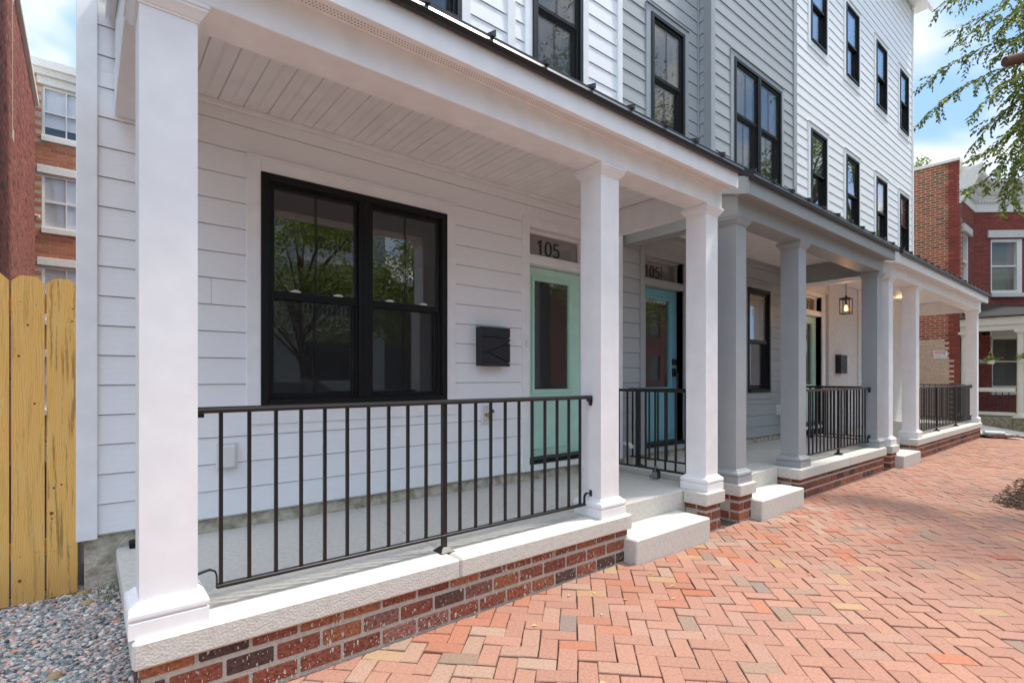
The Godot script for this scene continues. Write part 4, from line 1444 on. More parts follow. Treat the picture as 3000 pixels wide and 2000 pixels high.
# ------------------------------------------------------------------ the old brick house beyond the driveway
func build_brick_house():
	var X := 18.0
	var ZF := 0.625
	var h := thing("brick_house", "old red brick house with white cornice and a canted bay, beyond the driveway", "house", v3(21, GY, -2), "")
	var mort := Color(0.58, 0.47, 0.33)
	var st := S()
	vc = mort
	box(st, v3(X, -0.6, -11.0), v3(X + 0.3, 6.8, ZF))
	box(st, v3(X + 0.301, -0.6, -11.0), v3(27.0, 6.0, -10.7))
	vc = Color(0.2, 0.06, 0.045)
	# front wall with its narrow windows, then the canted side and the front of the bay
	var e := v3(cos(deg_to_rad(41.0)), 0, sin(deg_to_rad(41.0)))
	var en := v3(-e.z, 0, e.x)
	var p0 := v3(19.796, 0, ZF)
	wall_boxes(st, X + 0.301, 19.9, -0.6, 6.3, ZF - 0.3, ZF - 0.002, [[18.4, 19.2, 3.5, 4.97]])
	var fac := func(s: float, y: float, d: float) -> Vector3: return p0 + e * s + Vector3.UP * y + en * d
	var fbox := func(t: SurfaceTool, s0: float, s1: float, y0: float, y1: float, d0: float, d1: float):
		extrude(t, PackedVector2Array([Vector2(s0, y0), Vector2(s1, y0), Vector2(s1, y1), Vector2(s0, y1)]), fac.call(0, 0, d0), e, Vector3.UP, en * (d1 - d0))
	var wins := [[0.47, 1.35, 3.44, 4.99, 4.22], [0.50, 1.33, 0.70, 2.2, 1.474]]
	var flen := 1.85
	var ys := [-0.6, 0.70, 2.2, 3.44, 4.99, 6.0]
	for i in ys.size() - 1:
		var hole := false
		for w in wins:
			if ys[i] >= w[2] - 0.01 and ys[i + 1] <= w[3] + 0.01:
				fbox.call(st, -0.05, w[0], ys[i], ys[i + 1], -0.25, -0.002)
				fbox.call(st, w[1], flen, ys[i], ys[i + 1], -0.25, -0.002)
				hole = true
		if not hole:
			fbox.call(st, -0.05, flen, ys[i], ys[i + 1], -0.25, -0.002)
	var p1 := p0 + e * flen
	box(st, v3(p1.x - 0.1, -0.6, p1.z - 0.3), v3(p1.x + 3.0, 6.0, p1.z - 0.003))
	box(st, v3(p1.x + 2.9, -0.6, -10.9), v3(p1.x + 3.2, 6.0, p1.z - 0.31))
	vc = null
	obj("wall", st, M.far_brick, h)
	# side wall bricks: orange-red with pale joints, painted quoin, beige painted patch
	var ztooth := func(y: float) -> float:
		var k := posmod(int(floor((y + 0.3) / 0.5)), 2)
		return 0.375 if k == 0 else 0.475
	st = S()
	var side_len := 8.0
	var zz := func(u: float) -> float: return ZF - side_len + u
	brick_face(st, v3(X - 0.0005, -0.3, ZF - side_len), Vector3.BACK, Vector3.LEFT, side_len, 7.1, 0.069, 0.205, 0.02, 0.011, [], func(u, v):
		var y: float = v - 0.3
		var c := Color(0.42, 0.12, 0.065).lerp(Color(0.32, 0.088, 0.055), rng.randf())
		if y > 4.3 and rng.randf() < 0.35:
			c = Color(0.26, 0.12, 0.06).lerp(Color(0.13, 0.075, 0.045), rng.randf())
		return c * rng.randf_range(0.85, 1.15), func(u, v):
		var y: float = v - 0.3
		var z: float = zz.call(u)
		if y < 2.06 and z > -2.2:
			return false
		return z < ztooth.call(y))
	kind(obj("side_bricks", st, M.far_brick, h), "stuff")
	st = S()
	brick_face(st, v3(X - 0.001, -0.3, ZF - side_len), Vector3.BACK, Vector3.LEFT, side_len, 7.1, 0.069, 0.205, 0.005, 0.012, [], func(_u, _v): return Color(0.26, 0.06, 0.045) * rng.randf_range(0.85, 1.12), func(u, v):
		var y: float = v - 0.3
		var z: float = zz.call(u)
		return z > (ztooth.call(y) + 0.028) and (y > 2.06 or z > (0.40 if y > 1.543 else 0.485)))
	kind(obj("painted_quoin_bricks", st, M.far_brick, h), "stuff")
	st = S()
	brick_face(st, v3(X - 0.001, -0.3, ZF - side_len), Vector3.BACK, Vector3.LEFT, side_len, 7.1, 0.069, 0.205, 0.007, 0.012, [], func(_u, _v): return Color(0.6, 0.46, 0.35) * rng.randf_range(0.92, 1.08), func(u, v):
		var y: float = v - 0.3
		var z: float = zz.call(u)
		return y < 2.06 and z > -2.2 and z <= (0.40 if y > 1.543 else 0.485))
	kind(obj("beige_painted_bricks", st, M.far_brick, h), "stuff")
	st = S()
	vc = Color(0.53, 0.4, 0.3)
	box(st, v3(X - 0.004, -0.4, -2.2), v3(X - 0.0002, 2.06, 0.39))
	vc = Color(0.17, 0.045, 0.035)
	box(st, v3(X - 0.0035, -0.4, 0.392), v3(X - 0.0003, 6.8, ZF))
	vc = null
	obj("paint_coat", st, M.far_brick, h)
	# bricks of the fronts, painted oxblood
	var ox := func(_u, _v): return Color(0.21, 0.05, 0.04).lerp(Color(0.27, 0.075, 0.055), rng.randf()) * rng.randf_range(0.9, 1.1)
	st = S()
	brick_face(st, v3(X, -0.3, ZF - 0.002), Vector3.RIGHT, Vector3.BACK, 1.8, 6.2, 0.069, 0.2, 0.008, 0.007, [[0.3, 1.32, 3.7, 5.6]], ox)
	kind(obj("front_bricks", st, M.far_brick, h), "stuff")
	st = S()
	brick_face(st, fac.call(0, -0.3, -0.002), e, en, flen, 6.1, 0.069, 0.2, 0.008, 0.007, [[0.36, 1.46, 3.62, 5.54], [0.42, 1.42, 0.82, 2.7]], ox)
	kind(obj("bay_bricks", st, M.far_brick, h), "stuff")
	# lintels, sills
	st = S()
	fbox.call(st, 0.355, 1.47, 5.025, 5.232, -0.05, 0.06)
	obj("lintel", st, M.stone_white, h)
	st = S()
	fbox.call(st, 0.443, 1.46, 3.324, 3.44, -0.05, 0.07)
	obj("sill", st, M.stone_white, h)
	st = S()
	fbox.call(st, 0.44, 1.4, 0.52, 0.625, -0.05, 0.06)
	obj("sill", st, M.stone_white, h)
	st = S()
	fbox.call(st, 0.42, 1.4, 2.2, 2.42, -0.05, 0.035)
	obj("lintel", st, M.cream_paint, h)
	st = S()
	bbox(st, v3(18.3, 4.965, ZF - 0.1), v3(19.3, 5.17, ZF + 0.06), 0.01)
	obj("lintel", st, M.stone_white, h)
	st = S()
	bbox(st, v3(18.35, 3.44, ZF - 0.1), v3(19.27, 3.54, ZF + 0.06), 0.01)
	obj("sill", st, M.stone_white, h)
	# bay windows with blinds
	for w in wins:
		st = S()
		var y0: float = w[2]
		var y1: float = w[3]
		var s0: float = w[0]
		var s1: float = w[1]
		fbox.call(st, s0, s0 + 0.035, y0, y1, -0.12, -0.01)
		fbox.call(st, s1 - 0.14 if y0 > 3 else s1 - 0.035, s1, y0, y1, -0.12, -0.01)
		fbox.call(st, s0 + 0.035, s1 - 0.036, y1 - 0.08, y1, -0.121, -0.012)
		fbox.call(st, s0 + 0.035, s1 - 0.036, y0, y0 + 0.08, -0.121, -0.012)
		fbox.call(st, s0 + 0.035, s1 - 0.036, w[4] - 0.022, w[4] + 0.022, -0.122, -0.03)
		var win := obj("window", st, M.cream_paint if y0 < 3 else M.cornice_white, h)
		st = S()
		polyn(st, [fac.call(s0 + 0.03, y0 + 0.05, -0.06), fac.call(s1 - 0.03, y0 + 0.05, -0.06), fac.call(s1 - 0.03, y1 - 0.05, -0.06), fac.call(s0 + 0.03, y1 - 0.05, -0.06)], en)
		obj("pane", st, M.glass, win)
		st = S()
		var y := y0 + 0.06
		while y < y1 - 0.05:
			extrude(st, PackedVector2Array([Vector2(0, 0), Vector2(0.0245, -0.013), Vector2(0.0255, -0.012), Vector2(0.001, 0.001)]), fac.call(s0 + 0.03, y, -0.125), en, Vector3.UP, e * (s1 - s0 - 0.06))
			y += 0.027
		kind(obj("blind", st, M.blind, win), "stuff")
		st = S()
		fbox.call(st, s0 + 0.01, s1 - 0.01, y0, y1, -0.5, -0.49)
		obj("backing", st, M.interior, win)
	st = S()
	bbox(st, v3(18.4, 3.5, ZF - 0.2), v3(18.47, 4.97, ZF - 0.03), 0.004)
	bbox(st, v3(19.13, 3.5, ZF - 0.2), v3(19.2, 4.97, ZF - 0.03), 0.004)
	bbox(st, v3(18.47, 3.5, ZF - 0.2), v3(19.13, 3.57, ZF - 0.04), 0.004)
	bbox(st, v3(18.47, 4.9, ZF - 0.2), v3(19.13, 4.97, ZF - 0.04), 0.004)
	bbox(st, v3(18.47, 4.2, ZF - 0.2), v3(19.13, 4.25, ZF - 0.05), 0.004)
	var nw := obj("window", st, M.cornice_white, h)
	obj("pane", pane_quad(v3(18.46, 3.56, ZF - 0.1), v3(19.14, 4.92, ZF - 0.1)), M.glass, nw)
	st = S()
	box(st, v3(18.41, 3.51, ZF - 0.29), v3(19.19, 4.96, ZF - 0.28))
	obj("backing", st, M.interior, nw)
	# coping of the parapet and the white bracket on the corner
	st = S()
	bbox(st, v3(X - 0.06, 6.79, -11.0), v3(X + 0.36, 6.872, ZF + 0.01), 0.01)
	obj("coping", st, M.cornice_white, h)
	st = S()
	extrude(st, PackedVector2Array([Vector2(0.0, 5.62), Vector2(0.06, 5.66), Vector2(0.12, 5.74), Vector2(0.2, 5.8), Vector2(0.34, 5.98), Vector2(0.36, 6.12), Vector2(0.5, 6.35), Vector2(0.52, 6.5), Vector2(0.52, 6.6), Vector2(0.0, 6.4)]), v3(X - 0.005, 0, ZF - 0.055), Vector3.BACK, Vector3.UP, v3(0.12, 0, 0))
	obj("cornice_bracket", st, M.cornice_white, h)
	# cornice: stepped profile along the front, the canted side and the bay front
	var prof := [[-0.1, 5.76], [0.03, 5.76], [0.035, 5.82], [0.02, 5.83], [0.02, 6.0], [0.05, 6.02], [0.06, 6.12], [0.085, 6.14], [0.085, 6.2], [0.15, 6.24], [0.2, 6.32], [0.21, 6.38], [0.3, 6.43], [0.36, 6.52], [0.37, 6.6], [-0.1, 6.66]]
	for run in [[v3(X + 0.116, 0, ZF), Vector3.RIGHT, Vector3.BACK, 1.74], [p0, e, en, flen + 0.1], [p1 + v3(-0.05, 0, 0.002), Vector3.RIGHT, Vector3.BACK, 3.0]]:
		var pp := PackedVector2Array()
		for q in prof:
			pp.append(Vector2(q[0], q[1]))
		st = S()
		extrude(st, pp, run[0], run[2], Vector3.UP, run[1] * run[3])
		var cor := obj("cornice", st, M.cornice_white, h)
		st = S()
		var u := 0.06
		while u < run[3] - 0.03:
			extrude(st, PackedVector2Array([Vector2(0.02, 6.135), Vector2(0.075, 6.135), Vector2(0.075, 6.195), Vector2(0.02, 6.195)]), run[0] + run[1] * u + run[2] * 0.01 + v3(0, -0.11, 0), run[2], Vector3.UP, run[1] * 0.04)
			u += 0.085
		kind(obj("dentils", st, M.cornice_white, cor), "stuff")
	st = S()
	box(st, v3(18.35, 6.66, -3.0), v3(25.0, 6.85, 0.3))
	box(st, v3(18.301, 6.0, -10.69), v3(24.0, 6.1, ZF - 0.31))
	obj("parapet", st, M.cornice_white, h)
	# ---- its porch, seen from the side
	var fa := S()
	bbox(fa, v3(X - 0.02, 2.352, ZF + 0.006), v3(X + 0.12, 2.55, 2.6), 0.005)
	bbox(fa, v3(X + 0.01, 2.21, ZF + 0.006), v3(X + 0.1, 2.3515, 2.5), 0.004)
	bbox(fa, v3(X + 0.121, 2.352, 2.47), v3(X + 5.0, 2.55, 2.6), 0.005)
	obj("porch_beam", fa, M.cream_paint, h)
	st = S()
	polyn(st, [v3(X - 0.07, 2.56, 2.68), v3(X - 0.07, 2.56, ZF + 0.01), v3(19.7, 3.1, ZF + 0.01), v3(20.9, 3.1, 1.55)], v3(-0.35, 0.9, 0.1).normalized())
	polyn(st, [v3(X - 0.07, 2.56, 2.68), v3(20.9, 3.1, 1.55), v3(24.2, 3.1, 1.55), v3(24.2, 2.56, 2.68)], v3(0, 0.9, 0.35).normalized())
	polyn(st, [v3(X - 0.07, 2.553, 2.68), v3(X - 0.07, 2.553, ZF + 0.01), v3(24.2, 2.553, ZF + 0.01), v3(24.2, 2.553, 2.68)], Vector3.DOWN)
	var rf := obj("porch_roof", st, M.shingle, h)
	st = S()
	for k in 13:   # shingle courses on the side slope
		var t0 := k / 13.0
		var a0 := v3(X - 0.075, 2.562, ZF + 0.01).lerp(v3(19.7, 3.1, ZF + 0.01), t0)
		var a1 := v3(X - 0.075, 2.562, 2.68).lerp(v3(20.9, 3.1, 1.55), t0)
		var b0 := v3(X - 0.075, 2.562, ZF + 0.01).lerp(v3(19.7, 3.1, ZF + 0.01), t0 + 1.0 / 13.0)
		var b1 := v3(X - 0.075, 2.562, 2.68).lerp(v3(20.9, 3.1, 1.55), t0 + 1.0 / 13.0)
		var up := v3(0, 0.014, 0)
		polyn(st, [a0 + up, a1 + up, b1 + up * 0.3, b0 + up * 0.3], v3(-0.35, 0.9, 0.05).normalized())
		polyn(st, [a0 + up, a1 + up, a1, a0], Vector3.LEFT)
	kind(obj("shingles", st, M.shingle, rf), "stuff")
	for c in [[0.71, true], [1.79, false], [2.45, false]]:
		st = S()
		var r := 0.075
		lathe(st, [[0.13, 0.03], [0.13, 0.05], [0.105, 0.065], [0.11, 0.08], [r + 0.015, 0.1], [r + 0.004, 0.12], [r, 0.6], [r * 0.88, 2.08], [r, 2.09], [r, 2.1], [r + 0.03, 2.15]], v3(X + 0.055, 0, c[0]), 20)
		bbox(st, v3(X - 0.055, 2.15, c[0] - 0.11), v3(X + 0.165, 2.209, c[0] + 0.11), 0.004)
		bbox(st, v3(X - 0.085, 0.0, c[0] - 0.14), v3(X + 0.195, 0.031, c[0] + 0.14), 0.004)
		obj("porch_column", st, M.cream_paint, h)
	st = S()
	bbox(st, v3(X, -0.7, ZF + 0.003), v3(X + 6.0, -0.003, 1.66), 0.02)
	bbox(st, v3(X - 0.03, -0.7, 1.662), v3(X + 6.0, -0.001, 2.62), 0.02)
	obj("porch_plinth", st, M.mossy_stone, h)
	# white rails with black twisted balusters
	var rl := thing("porch_railing", "cream railing with black twisted balusters on the brick house porch", "railing", v3(X + 0.055, 0, 1.25), "")
	st = S()
	bbox(st, v3(X + 0.01, 0.645, 0.79), v3(X + 0.1, 0.75, 1.7), 0.008)
	obj("top_rail", st, M.cream_paint, rl)
	st = S()
	bbox(st, v3(X + 0.02, 0.048, 0.79), v3(X + 0.09, 0.132, 1.7), 0.006)
	obj("bottom_rail", st, M.cream_paint, rl)
	for k in range(-1, 5):
		var z := 1.087 + 0.1225 * k
		st = S()
		for i in 24:
			var t0 := i * 0.5
			var y0 := 0.13 + 0.516 * i / 24.0
			var y1 := 0.13 + 0.516 * (i + 1) / 24.0
			var ring := func(y: float, t: float) -> Array:
				var out := []
				for q in 4:
					out.append(v3(X + 0.055 + cos(t + q * PI / 2) * 0.0105, y, z + sin(t + q * PI / 2) * 0.0105))
				return out
			var r0: Array = ring.call(y0, t0)
			var r1: Array = ring.call(y1, t0 + 0.5)
			for q in 4:
				poly(st, [r0[q], r0[(q + 1) % 4], r1[(q + 1) % 4], r1[q]], v3(X + 0.055, (y0 + y1) / 2, z))
		obj("baluster", st, M.black_metal, rl)
	# number plate, flood lamp, warning sign, hanging baskets
	st = S()
	fbox.call(st, 0.13, 0.46, 1.42, 1.53, 0.0, 0.02)
	var np := obj("number_plate", st, M.cream_paint, h)
	letters(np, "number", "10", fac.call(0.31, 1.475, 0.0215), 0.062, M.number_black, e, 0.003, "Droid Serif", true)
	st = S()
	fbox.call(st, 0.28, 0.38, 2.26, 2.33, 0.0, 0.05)
	fbox.call(st, 0.2, 0.34, 2.22, 2.29, 0.05, 0.13)
	obj("flood_lamp", st, M.black_metal, h)
	var s := thing("warning_sign", "white warning sign with red band on the beige painted brick wall", "sign", v3(X - 0.015, 1.54, 0.225))
	st = S()
	extrude(st, round_rect(0.292, 0.2, 0.02), v3(X - 0.0165, 1.645, 0.225), Vector3.BACK, Vector3.UP, v3(-0.004, 0, 0))
	obj("plate", st, M.sign_white, s)
	st = S()
	extrude(st, round_rect(0.25, 0.05, 0.006), v3(X - 0.0208, 1.704, 0.225), Vector3.BACK, Vector3.UP, v3(-0.0012, 0, 0))
	obj("red_band", st, M.sign_red, s)
	letters(s, "lettering", "WARNING", v3(X - 0.0228, 1.704, 0.225), 0.034, M.pink_letter, Vector3.BACK, 0.001, "Droid Sans", true)
	letters(s, "lettering", "Security", v3(X - 0.0215, 1.648, 0.175), 0.028, M.number_black, Vector3.BACK, 0.001, "Droid Sans", true)
	letters(s, "lettering", "Cameras In Use", v3(X - 0.0215, 1.588, 0.222), 0.026, M.number_black, Vector3.BACK, 0.001, "Droid Sans", true)
	st = S()
	extrude(st, PackedVector2Array([Vector2(-0.03, -0.006), Vector2(0.02, -0.014), Vector2(0.024, 0.01), Vector2(-0.028, 0.014)]), v3(X - 0.0212, 1.652, 0.3), Vector3.BACK, Vector3.UP, v3(-0.001, 0, 0))
	extrude(st, PackedVector2Array([Vector2(0.03, -0.004), Vector2(0.052, -0.012), Vector2(0.052, 0.014)]), v3(X - 0.0212, 1.652, 0.285), Vector3.BACK, Vector3.UP, v3(-0.001, 0, 0))
	obj("camera_symbol", st, M.number_black, s)
	basket(v3(X + 0.055, 1.36, 1.24), "white hanging basket of red geraniums in front of the bay window", 31)
	basket(v3(X + 0.055, 1.40, 1.84), "white hanging basket of red geraniums half hidden behind a cream porch column", 32)

func round_rect(w: float, h: float, r: float) -> PackedVector2Array:
	var p := PackedVector2Array()
	for q in 4:
		var c := Vector2((w / 2 - r) * (1 if q in [0, 3] else -1), (h / 2 - r) * (1 if q in [0, 1] else -1))
		for k in 4:
			var t := PI / 2 * q + PI / 2 * k / 3.0
			p.append(c + Vector2(cos(t), sin(t)) * r)
	return p

func basket(at: Vector3, label: String, sd: int):
	var r := RandomNumberGenerator.new()
	r.seed = sd
	var t := thing("hanging_basket", label, "hanging plant", at, "hanging baskets on the brick house porch")
	var st := S()
	lathe(st, [[0.058, 0.0], [0.064, 0.004], [0.088, 0.085], [0.096, 0.088], [0.096, 0.108], [0.086, 0.108], [0.08, 0.095]], at, 18)
	obj("pot", st, M.plastic_white, t)
	st = S()
	for k in 3:
		var a := TAU * k / 3.0 + 0.4
		tube(st, [at + v3(cos(a) * 0.09, 0.1, sin(a) * 0.09), at + v3(0, 0.36, 0)], 0.003, 0.003, 4)
	tube(st, [at + v3(0, 0.36, 0), at + v3(0.01, 0.4, 0.012), at + v3(0, 0.43, 0.0), at + v3(-0.008, 0.45, -0.012), at + v3(0, 0.475, 0)], 0.006, 0.005, 5)
	tube(st, [at + v3(0, 0.47, 0), at + v3(0, 0.85, 0)], 0.0035, 0.0035, 4)
	obj("hanger", st, M.plastic_white, t)
	st = S()
	for i in 150:
		var a := r.randf() * TAU
		var q := sqrt(r.randf()) * 0.17
		var c := at + v3(cos(a) * q, 0.12 + r.randf() * 0.1 - q * 0.35, sin(a) * q)
		var n := (v3(cos(a), 1.1, sin(a)) + v3(r.randf_range(-0.6, 0.6), 0, r.randf_range(-0.6, 0.6))).normalized()
		var u := n.cross(v3(r.randf_range(-1, 1), 0.2, r.randf_range(-1, 1))).normalized() * r.randf_range(0.018, 0.032)
		var w := n.cross(u)
		vc = Color(0.10, 0.24, 0.03).lerp(Color(0.22, 0.4, 0.05), r.randf())
		polyn(st, [c - u, c - w * 0.8 - u * 0.4, c + u * 0.6 - w * 0.8, c + u, c + u * 0.6 + w * 0.8, c - u * 0.4 + w * 0.8], n)
	vc = null
	obj("leaves", st, M.leaf, t)
	for f in [v3(-0.06, 0.19, 0.0), v3(0.02, 0.14, -0.12), v3(-0.1, 0.1, 0.02), v3(0.03, 0.16, 0.2), v3(-0.02, 0.24, 0.05)]:
		st = S()
		for k in 14:
			var d := v3(r.randf_range(-1, 1), r.randf_range(-0.5, 1), r.randf_range(-1, 1)).normalized()
			var c: Vector3 = at + f + d * 0.022
			var u := d.cross(Vector3.UP).normalized() * 0.014
			var w := d.cross(u)
			polyn(st, [c - u - w, c + u - w, c + u + w, c - u + w], d)
		obj("flower", st, M.flower_red, t)
# ------------------------------------------------------------------ the alley on the left: fence, brick wall, flats behind
func build_left_side():
	var f := thing("fence", "new pine dog-ear fence closing the alley beside the white house", "fence", v3(-0.3, -0.25, -0.01))
	var boards := [[-0.601, -0.467, 1.556, -0.22], [-0.459, -0.3245, 1.556, -0.222], [-0.3155, -0.183, 1.553, -0.22], [-0.1745, -0.0435, 1.553, -0.215]]
	for i in boards.size():
		var b: Array = boards[i]
		var st := S()
		var x0: float = b[0]
		var x1: float = b[1]
		var y1: float = b[2]
		uvf = func(v: Vector3) -> Vector2: return Vector2((v.x - x0) / (x1 - x0) * 0.98 + 0.01 + v.z * 3.0, clampf((1.56 - v.y) / 1.79, 0.002, 0.998))
		extrude(st, PackedVector2Array([Vector2(x0, b[3]), Vector2(x1, b[3] + 0.003), Vector2(x1, y1 - 0.035), Vector2(x1 - 0.033, y1), Vector2(x0 + 0.034, y1), Vector2(x0, y1 - 0.033)]), v3(0, 0, -0.018), Vector3.RIGHT, Vector3.UP, v3(0, 0, 0.018))
		uvf = null
		var o := obj("fence_board", st, M["fence_wood_%d" % [3, 0, 1, 2][i]], f)
		for q in [[0.27, 1.41], [0.74, 1.40], [0.25, 0.04], [0.75, 0.05]]:
			st = S()
			bbox(st, v3(lerpf(x0, x1, q[0]) - 0.0025, q[1] - 0.0025, -0.001), v3(lerpf(x0, x1, q[0]) + 0.0025, q[1] + 0.0025, 0.001), 0.001)
			obj("nail_head", st, M.grey_plastic, o)
	for y in [1.36, 0.02]:
		var st := S()
		uvf = func(v: Vector3) -> Vector2: return Vector2(v.y * 4.0, v.x)
		box(st, v3(-0.62, y, -0.058), v3(-0.045, y + 0.085, -0.0195))
		uvf = null
		obj("fence_rail", st, M.fence_wood_3, f)
	# red brick gable wall of the neighbour, very oblique
	var wl := thing("brick_house", "dark red brick house wall running back beside the alley, with white eave", "house", v3(-2.6, GY, -8))
	var xw := -1.0
	var st := S()
	vc = Color(0.3, 0.2, 0.15)
	box(st, v3(-4.2, -0.6, -13.45), v3(xw - 0.004, 7.72, -0.8))
	vc = null
	obj("wall", st, M.far_brick, wl)
	st = S()
	brick_face(st, v3(xw - 0.006, -0.4, -13.45), Vector3.BACK, Vector3.RIGHT, 12.6, 8.1, 0.0675, 0.205, 0.014, 0.008, [], func(u, v):
		var c := Color(0.34, 0.11, 0.075).lerp(Color(0.26, 0.08, 0.06), rng.randf())
		if rng.randf() < 0.12:
			c = Color(0.34, 0.13, 0.085)
		if rng.randf() < 0.08:
			c = Color(0.12, 0.05, 0.045)
		return c * rng.randf_range(0.8, 1.2))
	kind(obj("wall_bricks", st, M.far_brick, wl), "stuff")
	st = S()
	bbox(st, v3(-4.3, 7.72, -13.6), v3(xw + 0.07, 7.84, -0.7), 0.01)
	obj("eave", st, M.cornice_white, wl)
	st = S()   # a bricked-up flue with a bare strip of newer bricks
	vc = Color(0.45, 0.4, 0.35)
	box(st, v3(xw - 0.002, 5.1, -8.72), v3(xw + 0.006, 7.7, -8.45))
	vc = null
	obj("mortar_scar", st, M.far_brick, wl)
	st = S()
	brick_face(st, v3(xw + 0.006, 5.3, -8.66), Vector3.BACK, Vector3.RIGHT, 0.15, 2.2, 0.075, 0.15, 0.016, 0.008, [], func(_u, _v): return Color(0.4, 0.1, 0.05) * rng.randf_range(0.85, 1.15))
	kind(obj("scar_bricks", st, M.far_brick, wl), "stuff")
	# block of flats closing the view
	var b := thing("apartment_building", "orange brick apartment block with white sash windows, at the end of the alley", "building", v3(-0.5, GY, -17))
	var zf := -14.0
	var wins := []
	for col in [-0.895, -3.9, 2.2]:
		for y in [[7.19, 8.46], [4.845, 6.2], [2.5, 3.85], [0.2, 1.5]]:
			wins.append([col, col + 1.5, y[0], y[1]])
	st = S()
	vc = Color(0.5, 0.4, 0.31)
	wall_boxes(st, -8.0, 8.0, -0.6, 8.7, zf - 0.3, zf - 0.004, wins)
	vc = null
	obj("wall", st, M.far_brick, b)
	st = S()
	var hs := []
	for w in wins:
		hs.append([w[0] + 2.6 - 0.02, w[1] + 2.6 + 0.02, w[2] + 0.6 - 0.16, w[3] + 0.6 + 0.03])
		hs.append([w[0] + 2.6 - 0.11, w[1] + 2.6 + 0.11, w[3] + 0.6 + 0.02, w[3] + 0.6 + 0.22])
	brick_face(st, v3(-2.6, -0.6, zf - 0.006), Vector3.RIGHT, Vector3.BACK, 4.2, 9.3, 0.1085, 0.31, 0.016, 0.009, hs, func(_u, _v): return Color(0.55, 0.21, 0.105).lerp(Color(0.46, 0.165, 0.085), rng.randf()) * rng.randf_range(0.9, 1.1))
	kind(obj("wall_bricks", st, M.far_brick, b), "stuff")
	for w in wins:
		st = S()
		bbox(st, v3(w[0] - 0.1, w[3] + 0.03, zf - 0.05), v3(w[1] + 0.1, w[3] + 0.225, zf + 0.012), 0.006)
		obj("lintel", st, M.cornice_white, b)
		st = S()
		bbox(st, v3(w[0] - 0.02, w[2] - 0.15, zf - 0.05), v3(w[1] + 0.02, w[2], zf + 0.045), 0.008)
		obj("sill", st, M.cornice_white, b)
		st = S()
		var mid: float = (w[2] + w[3]) / 2.0
		for q in [[w[0], w[0] + 0.05, w[2], w[3]], [w[1] - 0.05, w[1], w[2], w[3]], [w[0] + 0.05, w[1] - 0.05, w[3] - 0.05, w[3]], [w[0] + 0.05, w[1] - 0.05, w[2], w[2] + 0.045], [w[0] + 0.05, w[1] - 0.05, mid - 0.025, mid + 0.025], [w[0] + 0.455, w[0] + 0.485, w[2] + 0.045, mid - 0.025], [w[0] + 0.455, w[0] + 0.485, mid + 0.025, w[3] - 0.05]]:
			box(st, v3(q[0], q[2], zf - 0.13), v3(q[1], q[3], zf - 0.04))
		var win := obj("window", st, M.plastic_white, b)
		obj("pane", pane_quad(v3(w[0] + 0.02, w[2] + 0.02, zf - 0.09), v3(w[1] - 0.02, w[3] - 0.02, zf - 0.09)), M.glass, win)
		if w[0] > -1.2 and w[0] < 0:
			st = S()
			var y: float = w[2] + 0.3 if w[2] > 7 else w[2] + 0.04
			while y < w[3] - 0.03:
				extrude(st, PackedVector2Array([Vector2(0, 0), Vector2(0.014, -0.0355), Vector2(0.0152, -0.035), Vector2(0.0012, 0.0005)]), v3(w[0] + 0.05, y, zf - 0.135), Vector3.BACK, Vector3.UP, v3(1.4, 0, 0))
				y += 0.034
			kind(obj("blind", st, M.blind_white, win), "stuff")
		st = S()
		box(st, v3(w[0], w[2], zf - 0.29), v3(w[1], w[3], zf - 0.28))
		obj("backing", st, M.interior, win)
	st = S()
	zy(st, [[zf + 0.0, 8.69], [zf + 0.12, 8.69], [zf + 0.13, 8.82], [zf + 0.22, 8.83], [zf + 0.24, 9.02], [zf - 0.2, 9.06], [zf - 0.2, 8.69]], -8.0, 8.0)
	obj("eaves_gutter", st, M.cornice_white, b)
	st = S()
	box(st, v3(-8, -0.6, -24), v3(8, 9.0, zf - 0.31))
	obj("rear_mass", st, M.interior, b)
	st = S()
	bbox(st, v3(-1.07, 5.07, zf), v3(-0.99, 5.13, zf + 0.06), 0.01)
	tube(st, [v3(-1.02, 5.1, zf + 0.04), v3(-0.94, 5.085, zf + 0.1)], 0.03, 0.03, 8)
	tag(obj("security_camera", st, M.plastic_white), "small white security camera on the orange apartment wall", "camera")
